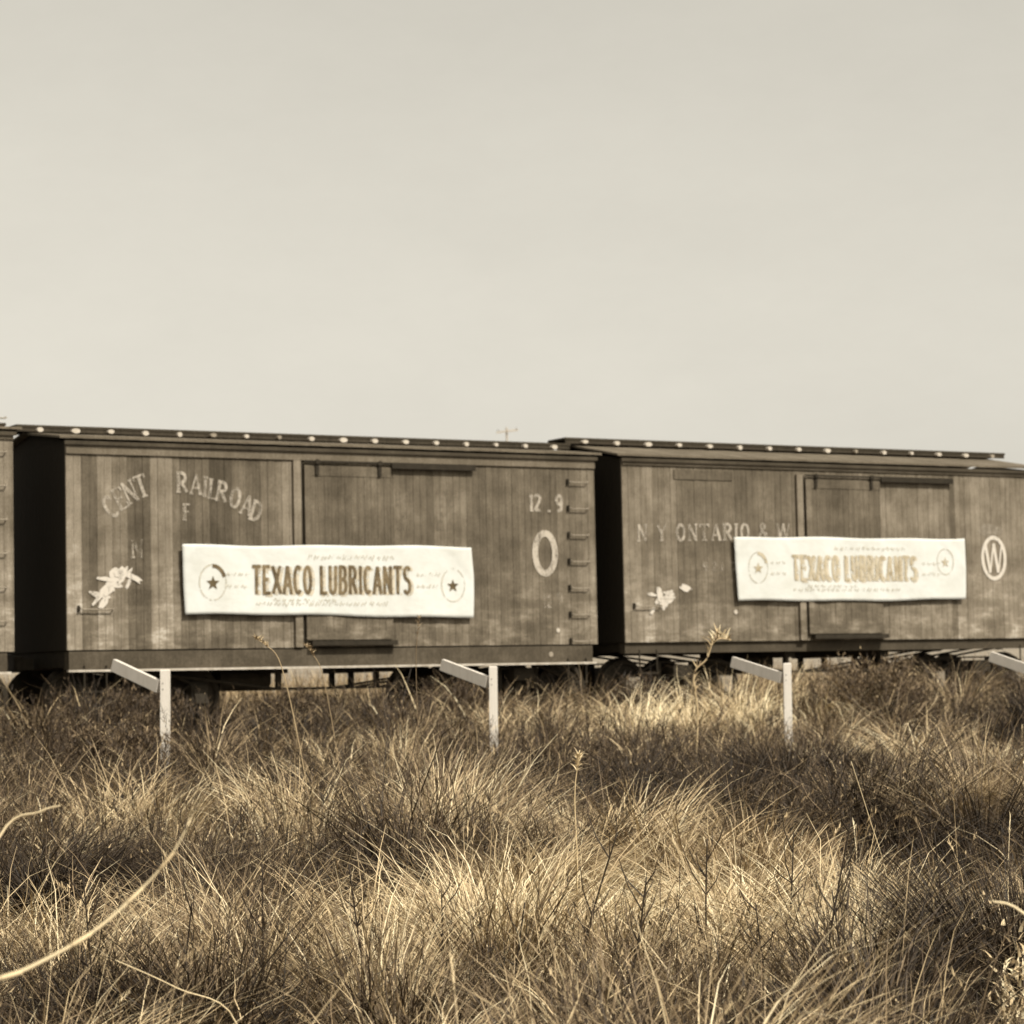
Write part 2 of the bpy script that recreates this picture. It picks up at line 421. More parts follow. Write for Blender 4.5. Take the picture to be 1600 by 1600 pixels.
def stroke(mb, pts, wd, place, layer, thick=0.003, closed=False):
    """ribbon of width wd along pts (letter metres), mapped by place(x,z)->(x,y,z)"""
    L = []; Rr = []
    n = len(pts)
    for i in range(n):
        if closed and i in (0, n - 1): a, b = pts[n - 2], pts[1]
        else: a = pts[max(i - 1, 0)]; b = pts[min(i + 1, n - 1)]
        dx, dz = b[0] - a[0], b[1] - a[1]; l = math.hypot(dx, dz) or 1
        nx, nz = -dz / l, dx / l
        L.append((pts[i][0] + nx * wd / 2, pts[i][1] + nz * wd / 2)); Rr.append((pts[i][0] - nx * wd / 2, pts[i][1] - nz * wd / 2))
    off = -thick - layer * 0.0006
    vs = []
    for p, q in zip(L, Rr):
        x, y, z = place(*p); vs.append((x, y + off, z)); x, y, z = place(*q); vs.append((x, y + off, z))
    fs = [(2 * i, 2 * i + 1, 2 * i + 3, 2 * i + 2) for i in range(n - 1)]
    mb.add(vs, fs)

def glyph(mb, ch, G, sx, sz, place, wthick, wthin, base=0):
    w_, strokes = G[ch]
    for i, (k, pl) in enumerate(strokes):
        pts = [(x * sx, y * sz) for x, y in pl]
        cl = math.hypot(pl[0][0] - pl[-1][0], pl[0][1] - pl[-1][1]) < 1e-6 and len(pl) > 3
        stroke(mb, pts, wthick if k else wthin, place, base + i, closed=cl)
    return w_ * sx

def text(mb, s, G, x0, x1, z0, h, yfn, wt, wn, gap=0.14, slant=0.0, zfn=None):
    tot = 0
    for ch in s: tot += (0.34 if ch == ' ' else G[ch][0]) + gap
    tot -= gap
    sx = (x1 - x0) / tot; x = x0
    for ch in s:
        if ch == ' ': x += (0.34 + gap) * sx; continue
        def place(px, pz, x=x):
            X = x + px + slant * pz; Z = z0 + pz + (zfn(X) if zfn else 0); return (X, yfn(X, Z), Z)
        glyph(mb, ch, G, sx, h, place, wt, wn)
        x += (G[ch][0] + gap) * sx

# ------------------------------------------------------------------ box cars
W = 2.7
def bands_tone(s, bands):
    for a, b, t in bands:
        if a <= s < b: return t
    return 0.45

def siding(L, zb, zt, bands, y0=0.0, x0=0.0, seed=1, bw_=0.105, jit=0.03, thick=0.03):
    rr = random.Random(seed); mb = MB(); x = x0
    while x < x0 + L - 1e-4:
        b = min(bw_, x0 + L - x)
        t = bands_tone(x + b / 2, bands) + rr.uniform(-jit, jit)
        yo = y0 + rr.uniform(-0.0025, 0.0025)
        g = 0.0025
        # tongue-and-groove board with small V edges
        xs = [x + 0.0005, x + g, x + b - g, x + b - 0.0005]
        ys = [yo + 0.004, yo, yo, yo + 0.004]
        vs = []
        for z in (zb, zt):
            for xx, yy in zip(xs, ys): vs.append((xx, yy, z))
            vs.append((xs[3], y0 + thick, z)); vs.append((xs[0], y0 + thick, z))
        fs = [(i, i + 1, i + 7, i + 6) for i in range(5)] + [(5, 0, 6, 11), (5, 4, 3, 2, 1, 0), (6, 7, 8, 9, 10, 11)]
        mb.add(vs, fs, t)
        x += b
    return mb

def make_truck(parent, s, flip, light):
    """arch-bar truck: frame, bolster, springs, two wheelsets with journal boxes"""
    fr = MB(); ax = 0.62; wb = 0.82
    for y in (0.42, 2.28):
        # top and bottom arch bars, tie bar, column posts
        top = [(s - wb - 0.12, y, 0.80), (s - wb + 0.1, y, 0.80), (s - 0.32, y, 0.98), (s + 0.32, y, 0.98), (s + wb - 0.1, y, 0.80), (s + wb + 0.12, y, 0.80)]
        bot = [(s - wb - 0.12, y, 0.775), (s - wb + 0.1, y, 0.775), (s - 0.32, y, 0.50), (s + 0.32, y, 0.50), (s + wb - 0.1, y, 0.775), (s + wb + 0.12, y, 0.775)]
        tie = [(s - wb - 0.12, y, 0.49), (s + wb + 0.12, y, 0.49)]
        for pl in (top, bot, tie):
            for a, b in zip(pl[:-1], pl[1:]): fr.beam(a, b, 0.10, 0.025)
        for dx in (-0.3, 0.3): fr.box(s + dx - 0.03, s + dx + 0.03, y - 0.045, y + 0.045, 0.5, 0.97)
        for dx in (-0.16, 0, 0.16): fr.lathe((s + dx, y, 0.52), (0, 0, 1), [(0, 0.06), (0.22, 0.06)], 10)
    fr.box(s - 0.16, s + 0.16, 0.2, 2.5, 0.75, 0.93)
    f = fr.build('truck_frame', M['iron'], parent)
    for dx in (-wb, wb):
        wh = MB()
        for y, d in ((GAUGE_IN, 1), (GAUGE_OUT, -1)):
            wh.lathe((s + dx, y, ax), (0, d, 0), [(-0.055, 0.10), (-0.055, 0.15), (-0.03, 0.17), (-0.03, 0.32), (-0.06, 0.34), (-0.06, 0.40), (0.04, 0.405), (0.045, 0.44), (0.075, 0.44), (0.075, 0.10)], 36)
        wh.lathe((s + dx, 0.25, ax), (0, 1, 0), [(0, 0.06), (2.2, 0.06)], 12)
        wh.build('wheel_set', M['iron'], f)
        for y, d in ((0.40, -1), (2.30, 1)):
            jb = MB()
            jb.box(s + dx - 0.12, s + dx + 0.12, y - 0.12 if d < 0 else y - 0.08, y + 0.08 if d < 0 else y + 0.12, 0.50, 0.765)
            yy = y - 0.125 if d < 0 else y + 0.1
            # sloping lid
            vs = [(s + dx - 0.10, yy, 0.53), (s + dx + 0.10, yy, 0.53), (s + dx + 0.10, yy, 0.74), (s + dx - 0.10, yy, 0.74),
                  (s + dx - 0.08, yy - 0.07, 0.53), (s + dx + 0.08, yy - 0.07, 0.53), (s + dx + 0.08, yy - 0.02, 0.72), (s + dx - 0.08, yy - 0.02, 0.72)]
            jb.add(vs, [(4, 5, 6, 7), (0, 1, 5, 4), (1, 2, 6, 5), (2, 3, 7, 6), (3, 0, 4, 7), (3, 2, 1, 0)])
            jb.build('journal_box', M['iron_lit'] if light else M['iron'], f)

def make_car(name, s0, L, zb, zt, bands, label, seed, door=None, fascia=True, deep_sill=True, light_trucks=False, n_saddle=16, ladder=None, left_ladder=True, rise=0.235):
    o = train_pt(s0, 0)
    car = empty(name, o, TH)
    tag(car, label, 'boxcar', 'boxcars standing on the siding')
    # side boards front (split round the door opening so the door can hang proud), back wall plain
    siding(L, zb, zt, bands, 0.0, 0.0, seed).build('side_boards', M['siding'], car)
    siding(L, zb, zt, [(0, 99, 0.4)], W - 0.03, 0.0, seed + 1).build('rear_boards', M['siding'], car)
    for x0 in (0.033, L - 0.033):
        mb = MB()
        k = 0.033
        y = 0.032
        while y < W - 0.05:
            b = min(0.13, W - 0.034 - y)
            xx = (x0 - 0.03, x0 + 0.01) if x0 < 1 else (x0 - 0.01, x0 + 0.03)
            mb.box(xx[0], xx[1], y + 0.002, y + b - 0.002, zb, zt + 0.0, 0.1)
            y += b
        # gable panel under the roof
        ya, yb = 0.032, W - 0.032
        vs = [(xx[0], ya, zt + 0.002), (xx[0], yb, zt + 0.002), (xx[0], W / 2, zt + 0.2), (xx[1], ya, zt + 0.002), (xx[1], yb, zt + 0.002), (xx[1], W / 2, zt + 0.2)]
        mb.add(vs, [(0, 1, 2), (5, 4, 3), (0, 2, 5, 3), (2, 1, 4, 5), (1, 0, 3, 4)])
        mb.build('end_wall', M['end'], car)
    # corner plates at the ends of the side
    mb = MB()
    # roof : two slopes of boards
    rf = MB(); ov = 0.10
    e = 0.07
    nb = int(L / 0.15); bw2 = (L + 2 * ov) / nb; rr = random.Random(seed + 5)
    for i in range(nb):
        xa = -ov + i * bw2; xb = xa + bw2 - 0.004; dz = rr.uniform(0, 0.004)
        for (ya, yb) in ((-e, W / 2), (W + e, W / 2)):
            za = zt + 0.022 + dz; zc = zt + 0.022 + rise + dz
            vs = [(xa, ya, za), (xb, ya, za), (xb, yb, zc), (xa, yb, zc), (xa, ya, za + 0.03), (xb, ya, za + 0.03), (xb, yb, zc + 0.03), (xa, yb, zc + 0.03)]
            rf.add(vs, [(3, 2, 1, 0), (4, 5, 6, 7), (0, 1, 5, 4), (1, 2, 6, 5), (2, 3, 7, 6), (3, 0, 4, 7)])
    roof = rf.build('roof', M['roof'], car)
    # running board along the ridge, on saddles
    zr = zt + 0.022 + rise + 0.03
    wk = MB()
    for k in (-1, 0, 1):
        wk.box(-0.28, L + 0.28, W / 2 + k * 0.17 - 0.0845, W / 2 + k * 0.17 + 0.0845, zr + 0.045, zr + 0.078)
    wk.box(-0.27, L + 0.27, W / 2 - 0.245, W / 2 - 0.215, zr - 0.01, zr + 0.0425)
    wk.box(-0.27, L + 0.27, W / 2 + 0.215, W / 2 + 0.245, zr - 0.01, zr + 0.0425)
    walk = wk.build('running_board', M['walk'], car)
    rr = random.Random(seed + 9)
    for i in range(n_saddle):
        x = -0.02 + (L + 0.04) * (i + 0.1) / (n_saddle - 0.8)
        if x > L + 0.1: break
        sb = MB(); hw = 0.045 + rr.uniform(-0.01, 0.02)
        zc_ = zr + rr.uniform(-0.012, -0.002)
        rad = rr.uniform(0.026, 0.035); wx = rr.uniform(1.0, 1.7) * (1.25 if x < 2 else 1.0)
        # rounded bearer stick under the boards, its pale colour standing for sun caught on the ends
        n8 = 10; ring = [(wx * rad * math.cos(2 * math.pi * q / n8), rad * math.sin(2 * math.pi * q / n8)) for q in range(n8)]
        zz = zr + 0.0425 - rad
        vs = [(x + a_, W / 2 - 0.32, zz + b_) for a_, b_ in ring] + [(x + a_, W / 2 + 0.32, zz + b_) for a_, b_ in ring]
        sb.add(vs, [(q, (q + 1) % n8, n8 + (q + 1) % n8, n8 + q) for q in range(n8)] + [tuple(range(n8))[::-1], tuple(range(n8, 2 * n8))])
        sb.build('saddle_block', M['cream'] if rr.random() < 0.8 else M['grab'], walk)
    # fascia (letter board) and moulding under the eave
    fz1 = zt - 0.004; fz0 = zt - (0.17 if fascia else 0.10)
    mb = MB(); mb.box(0.0, L, -0.028, -0.004, fz0, fz1)
    mb.build('fascia', M['trim'], car)
    mb = MB(); mb.box(-0.03, L + 0.03, -0.062, -0.030, zt - 0.055, zt - 0.006)
    mb.build('eave_moulding', M['trim_dark'], car)
    # sill
    sz1 = zb - 0.004; sz0 = zb - (0.25 if deep_sill else 0.16)
    mb = MB()
    if deep_sill:
        mb.box(0.02, L - 0.10, -0.010, 0.16, sz0, sz1 - 0.015)
        mb.box(0.02, L - 0.10, W - 0.17, W - 0.01, sz0, sz1)
    else:
        mb.box(0.02, L - 0.02, 0.05, 0.20, sz0, sz1)
        mb.box(0.02, L - 0.02, W - 0.17, W - 0.01, sz0, sz1)
    for y in (0.75, 1.1, 1.55, 1.9): mb.box(0.05, L - 0.05, y, y + 0.1, sz0 + 0.02, sz1)
    sill = mb.build('sill', M['sill'] if deep_sill else M['trim_dark'], car)
    if deep_sill:
        st = MB(); st.box(0.0, L - 0.06, -0.045, 0.02, sz0 - 0.032, sz0 - 0.004); st.build('sunlit_edge_strip', M['lit_edge'], sill)  # pale strip added to paint the sill's sunlit bottom edge
    mb = MB()
    for x in (0.03, L - 0.17): mb.box(x, x + 0.14, 0.17, W - 0.18, sz0 + 0.03, sz1 - 0.003)
    mb.box(0.05, L - 0.05, 0.2, W - 0.2, zb - 0.002, zb + 0.04)
    mb.build('floor_frame', M['iron'], car)
    # doors
    if door:
        dx0, dx1 = door; dz0 = zb + 0.10; dz1 = zt - 0.24
        dm = siding(dx1 - dx0, dz0, dz1, [(0, 99, 0.42)], -0.048, dx0, seed + 20, 0.1, 0.02, 0.03)
        dr = dm.build('door', M['siding'], car)
        fm = MB()
        for (xa, xb, za, zb_) in ((dx0, dx0 + 0.1, dz0, dz1),):
            fm.box(xa, xb, -0.058, -0.050, za, zb_, 0.42)
        for za in (dz0, dz1 - 0.14): fm.box(dx0 + 0.102, dx1 - 0.002, -0.056, -0.0505, za, za + 0.13, 0.41)
        fm.build('door_frame', M['siding'], dr)
        for x in (dx0 + 0.18, dx1 - 0.18):
            hm = MB()
            hm.box(x - 0.025, x + 0.025, -0.080, -0.060, dz1 - 0.13, dz1 + 0.06)
            hm.lathe((x, -0.100, dz1 + 0.05), (0, 1, 0), [(0.0, 0.035), (0.02, 0.035)], 14)
            hm.build('door_hanger', M['iron'], dr)
        tm = MB(); dw = dx1 - dx0
        tm.box(dx0, dx1 + dw + 0.02, -0.055, -0.032, dz1 + 0.045, dz1 + 0.070)
        tm.box(dx1 + 0.01, dx1 + dw + 0.02, -0.078, -0.056, dz1 - 0.015, dz1 + 0.06)
        tm.build('door_track', M['iron'], car)
        bm = MB(); bm.box(dx0 + 0.05, dx1 + 0.03, -0.125, -0.032, zb + 0.02, zb + 0.085)
        bm.build('door_guide', M['iron'], car)
        # door post on the latch side, beside a dark strip that stands for the door's shadow
        pm = MB(); pm.box(dx0 - 0.16, dx0 - 0.05, -0.05, -0.004, zb + 0.004, zt - 0.175, 0.55)
        pm.build('door_post', M['siding'], car)
        sm = MB(); sm.box(dx0 - 0.048, dx0 - 0.006, -0.012, -0.004, zb + 0.006, zt - 0.18); sm.build('door_shadow_strip', M['end'], car)
    # grab irons
    def rung(xa, xb, z):
        g = MB(); g.tube([(xa, -0.004, z + 0.02), (xa, -0.045, z + 0.012), (xa + 0.02, -0.055, z), (xb - 0.02, -0.055, z), (xb, -0.045, z + 0.012), (xb, -0.004, z + 0.02)], 0.009, 8)
        g.build('grab_iron', M['grab'], car)
        c = MB(); c.box(xa - 0.04, xa - 0.012, -0.04, -0.004, z - 0.03, z + 0.05); c.build('rung_cleat', M['iron'], car)
    if ladder:
        for i in range(ladder[2]): rung(ladder[0], ladder[1], ladder[3] + i * ladder[4])
    if left_ladder:
        rung(0.18, 0.62, zb + 0.52)
    # trucks, couplers, truss rods, brake gear
    for s in (1.12, L - 1.12): make_truck(car, s, 0, light_trucks)
    for x, d in ((0, -1), (L, 1)):
        c = MB()
        c.box(min(x, x + d * 0.16), max(x, x + d * 0.16), W / 2 - 0.07, W / 2 + 0.07, sz0 + 0.02, sz0 + 0.17)
        c.lathe((x + d * 0.20, W / 2 - 0.03, sz0 + 0.0), (0, 0, 1), [(0, 0.05), (0.01, 0.065), (0.19, 0.065), (0.2, 0.05)], 12)
        c.build('coupler', M['iron'], car)
        st = MB()
        for xa in ((0.22, 0.52) if d < 0 else (L - 0.52, L - 0.22)):
            st.tube([(xa, -0.02, sz0 + 0.05), (xa, -0.02, sz0 - 0.28)], 0.012, 6)
        xa, xb = (0.22, 0.52) if d < 0 else (L - 0.52, L - 0.22)
        st.box(xa - 0.012, xb + 0.012, -0.045, 0.01, sz0 - 0.30, sz0 - 0.275)
        st.build('step', M['iron'], car)
    for y in (0.32, 0.95, 1.75, W - 0.32):
        t = MB(); q = 0.30
        t.tube([(0.25, y, sz0 + 0.08), (L / 2 - 0.9, y, sz0 - q), (L / 2 + 0.9, y, sz0 - q), (L - 0.25, y, sz0 + 0.08)], 0.017, 8)
        t.build('truss_rod', M['iron'], car)
    mb = MB()
    for x in (L / 2 - 0.9, L / 2 + 0.9):
        mb.box(x - 0.09, x + 0.09, 0.2, W - 0.2, sz0 - 0.09, sz0 + 0.02)
        for y in (0.32, 0.95, 1.75, W - 0.32): mb.box(x - 0.035, x + 0.035, y - 0.035, y + 0.035, sz0 - 0.29, sz0 - 0.09)
    mb.build('needle_beam', M['iron'], car)
    mb = MB()
    mb.lathe((L * 0.31, 1.0, sz0 - 0.14), (1, 0, 0), [(-0.03, 0.10), (0, 0.17), (0.75, 0.17), (0.78, 0.10)], 18)
    mb.build('brake_cylinder', M['iron'], car)
    return car

# local s of car one starts at 0; bands follow the light and dark runs of board in the photograph
B1 = [(0, .17, .70), (.17, .40, .42), (.40, .66, .60), (.66, .80, .50), (.80, 1.14, .34), (1.14, 1.50, .60), (1.50, 1.62, .46), (1.62, 1.82, .36),
      (1.82, 2.0, .46), (2.0, 2.3, .33), (2.3, 2.5, .44), (2.5, 2.7, .36), (2.7, 3.05, .50), (3.05, 3.31, .58), (3.31, 4.67, .43), (4.67, 5.2, .44),
      (5.2, 5.4, .36), (5.4, 5.9, .48), (5.9, 6.1, .40), (6.1, 6.4, .44), (6.4, 6.7, .40), (6.7, 7.0, .45), (7.0, 7.4, .41), (7.4, 7.8, .47), (7.8, 8.1, .56)]
car1 = make_car('boxcar', 0.0, 7.995, 1.25, 3.95, B1, 'brown boxcar with arched worn lettering and a big round letter O, middle of the three', 3,
                door=(3.36, 4.67), ladder=(7.56, 7.86, 7, 1.29, 0.380), n_saddle=17, rise=0.178)
B2 = [(0, .5, .60), (.5, .95, .52), (.95, 1.5, .43), (1.5, 3.2, .46), (3.2, 4.7, .52), (4.7, 6.1, .55), (6.1, 6.2, .40), (6.2, 8, .60)]
car2 = make_car('boxcar', 8.4665, 7.95, 1.268, 3.954, B2, 'lighter boxcar with a letter W in a white ring, rightmost of the three', 40,
                door=(3.27, 4.69), fascia=False, deep_sill=False, light_trucks=True, n_saddle=15, rise=0.265)
car0 = make_car('boxcar', -8.70, 8.0, 1.24, 4.04, [(0, 8, .60)], 'boxcar cut off by the left edge of the photo, its end ladder rungs showing', 77,
                door=(3.3, 4.7), ladder=(7.55, 7.90, 7, 1.62, 0.43), n_saddle=15, fascia=False, rise=0.10)

# ---- lettering on car one
def arc_letters(parent, items, h, wd, name, mat, wt=0.045, wn=0.024):
    mb = MB()
    for (ch, x, z, rot) in items:
        gw = GS[ch][0]; sx = wd / 0.6
        c, s_ = math.cos(rot), math.sin(rot)
        def place(px, pz, x=x, z=z, c=c, s_=s_, gw=gw, sx=sx):
            a, b = px - gw * sx / 2, pz - h / 2
            return (x + a * c - b * s_, -0.006, z + a * s_ + b * c)
        glyph(mb, ch, GS, sx, h, place, wt, wn)
    return mb.build(name, mat, parent)
arc_letters(car1, [('C', 0.60, 3.10, R(36)), ('E', 0.73, 3.21, R(28)), ('N', 0.87, 3.30, R(26)), ('T', 1.03, 3.38, R(20))], 0.30, 0.16, 'lettering', M['paint'])
arc_letters(car1, [('R', 1.60, 3.44, R(0)), ('A', 1.80, 3.42, R(-3)), ('I', 1.93, 3.39, R(-5)), ('L', 2.04, 3.36, R(-7)), ('R', 2.17, 3.33, R(-9)), ('O', 2.36, 3.25, R(-12)), ('A', 2.53, 3.16, R(-15)), ('D', 2.66, 3.08, R(-18))], 0.27, 0.15, 'lettering', M['paint'])
arc_letters(car1, [('F', 1.66, 3.05, 0)], 0.22, 0.12, 'lettering', M['paint'])
arc_letters(car1, [('N', 0.96, 2.56, 0)], 0.24, 0.15, 'lettering', M['paint_faint'])
arc_letters(car1, [('1', 6.93, 3.27, 0), ('2', 7.03, 3.27, 0), ('.', 7.22, 3.26, 0), ('9', 7.39, 3.27, 0)], 0.24, 0.13, 'car_number', M['paint'], 0.045, 0.03)
arc_letters(car1, [('1', 7.12, 1.86, 0), ('2', 7.20, 1.86, 0), ('9', 7.37, 1.90, 0)], 0.17, 0.10, 'capacity_marks', M['paint_faint'], 0.035, 0.02)
mb = MB(); glyph(mb, 'O', {'O': (0.62, [(1, arc(0, 0, 0.165, 0.285, 0, 360, 30))])}, 1, 1, lambda a, b: (7.14 + a, -0.006, 2.55 + b), 0.095, 0.09)
mb.build('big_letter', M['paint_strong'], car1)
def disc(parent, x, z, r, name, mat, y=-0.007):
    mb = MB(); mb.lathe((x, y, z), (0, 1, 0), [(-0.004, r * 0.9), (0, r)], 14); return mb.build(name, mat, parent)
disc(car1, 7.33, 1.45, 0.032, 'white_button', M['cream'])
disc(car1, 7.20, 1.11, 0.04, 'white_button', M['grab'], -0.012)

def torn_patch(parent, x, z, sc_, seed, name='torn_notice'):
    """ragged shreds of a paper notice still glued to the boards"""
    rr = random.Random(seed); mb = MB()
    k = 0
    for i in range(17):
        ang = rr.choice((0.75, 0.75, -0.25, 1.4)) + rr.gauss(0, .2); ln = rr.uniform(.12, .30); wd = rr.uniform(.05, .11)
        dx = rr.gauss(0, .12); dz = rr.gauss(0, .09) + dx * .25
        n = 12; vs = []
        for j in range(n):
            a = 2 * math.pi * j / n; q = rr.uniform(0.7, 1.25)
            u, v = math.cos(a) * ln / 2 * q, math.sin(a) * wd / 2 * q
            vs.append((x + sc_ * (dx + u * math.cos(ang) - v * math.sin(ang)), -0.006 - 0.0008 * k, z + sc_ * (dz + u * math.sin(ang) + v * math.cos(ang))))
        mb.add(vs, [tuple(range(n))]); k += 1
    return mb.build(name, M['paper'], parent)
torn_patch(car1, 0.64, 2.08, 1.0, 4)
torn_patch(car2, 0.70, 1.92, 0.95, 9)
# paler squares where old notices were pasted beside the door
ghost = worn_paint('ghost_of_notice', 0.17, 0.52, 6, 4)
for (xa, xb, za, zb_) in ((5.36, 5.72, 3.16, 3.42), (5.36, 5.72, 2.84, 3.12), (4.76, 5.0, 2.84, 3.1), (4.76, 5.0, 3.18, 3.40)):
    mb = MB(); mb.add([(xa, -0.006, za), (xb, -0.006, za + .01), (xb, -0.006, zb_), (xa, -0.006, zb_ - .01)], [(0, 1, 2, 3)])
    mb.build('old_notice', ghost, car1)
# faint pencil-like lines of small capacity data
def data_lines(parent, x0, x1, z0, rows, dz, seed, mat, hgt=0.05):
    rr = random.Random(seed); mb = MB()
    for r_i in range(rows):
        z = z0 - r_i * dz; x = x0 + rr.uniform(0, 0.05)
        while x < x1:
            ww = rr.uniform(0.05, 0.14)
            if rr.random() < 0.8: mb.add([(x, -0.0055, z), (x + ww, -0.0055, z), (x + ww, -0.0055, z + hgt), (x, -0.0055, z + hgt)], [(0, 1, 2, 3)])
            x += ww + rr.uniform(0.015, 0.05)
    return mb.build('faded_data', mat, parent)
faint = worn_paint('ghost_of_paint', 0.26, 0.45, 12, 4)
data_lines(car2, 6.25, 7.6, 2.02, 6, 0.12, 5, faint)
data_lines(car1, 6.2, 7.3, 1.80, 3, 0.16, 6, faint, 0.04)
# ---- lettering on car two
mb = MB(); text(mb, 'N Y ONTARIO & W', GS, 0.24, 2.98, 2.73, 0.25, lambda x, z: -0.006, 0.045, 0.022, zfn=lambda x: 0.02 * x)
mb.build('lettering', M['paint'], car2)
arc_letters(car2, [('9', 1.42, 2.38, 0), ('2', 1.58, 2.38, 0), ('1', 1.72, 2.38, 0), ('2', 1.95, 2.38, 0)], 0.13, 0.09, 'small_number', M['paint_faint'], 0.03, 0.02)
disc(car2, 1.95, 1.70, 0.035, 'white_button', M['cream'])
lx, lz = 15.43 - 8.4665, 2.54
mb = MB()
stroke(mb, arc(lx, lz, 0.23, 0.325, 0, 360, 36), 0.062, lambda a, b: (a, -0.006, b), 0, closed=True)
for i, (k, pl) in enumerate(GS['W'][1]):
    stroke(mb, [(lx - 0.19 + x * 0.41, lz - 0.24 + y * 0.48) for x, y in pl], 0.055 if k else 0.035, lambda a, b: (a, -0.006, b), i + 1)
mb.build('ring_emblem', worn_paint('ring_paint', 0.58, 0.74, 9.0, 5.0), car2)
mb = MB()
vs = [(lx - 0.30 + 0.28 * (1 + math.cos(a)) * 0.9 + 0.02 * math.sin(5 * a), -0.006, lz + 0.44 + 0.10 * math.sin(a) * (1 + .15 * math.cos(3 * a))) for a in [2 * math.pi * i / 20 for i in range(20)]]
mb.add(vs, [tuple(range(20))]); mb.build('stain_patch', worn_paint('tan_stain', 0.36, 0.6, 4, 4), car2)
# dark plates / wear patches
mb = MB(); mb.box(0.9, 1.95, -0.014, -0.004, 3.66, 3.80); mb.build('letter_board', wood_mat('dark_board', base=0.36), car2)

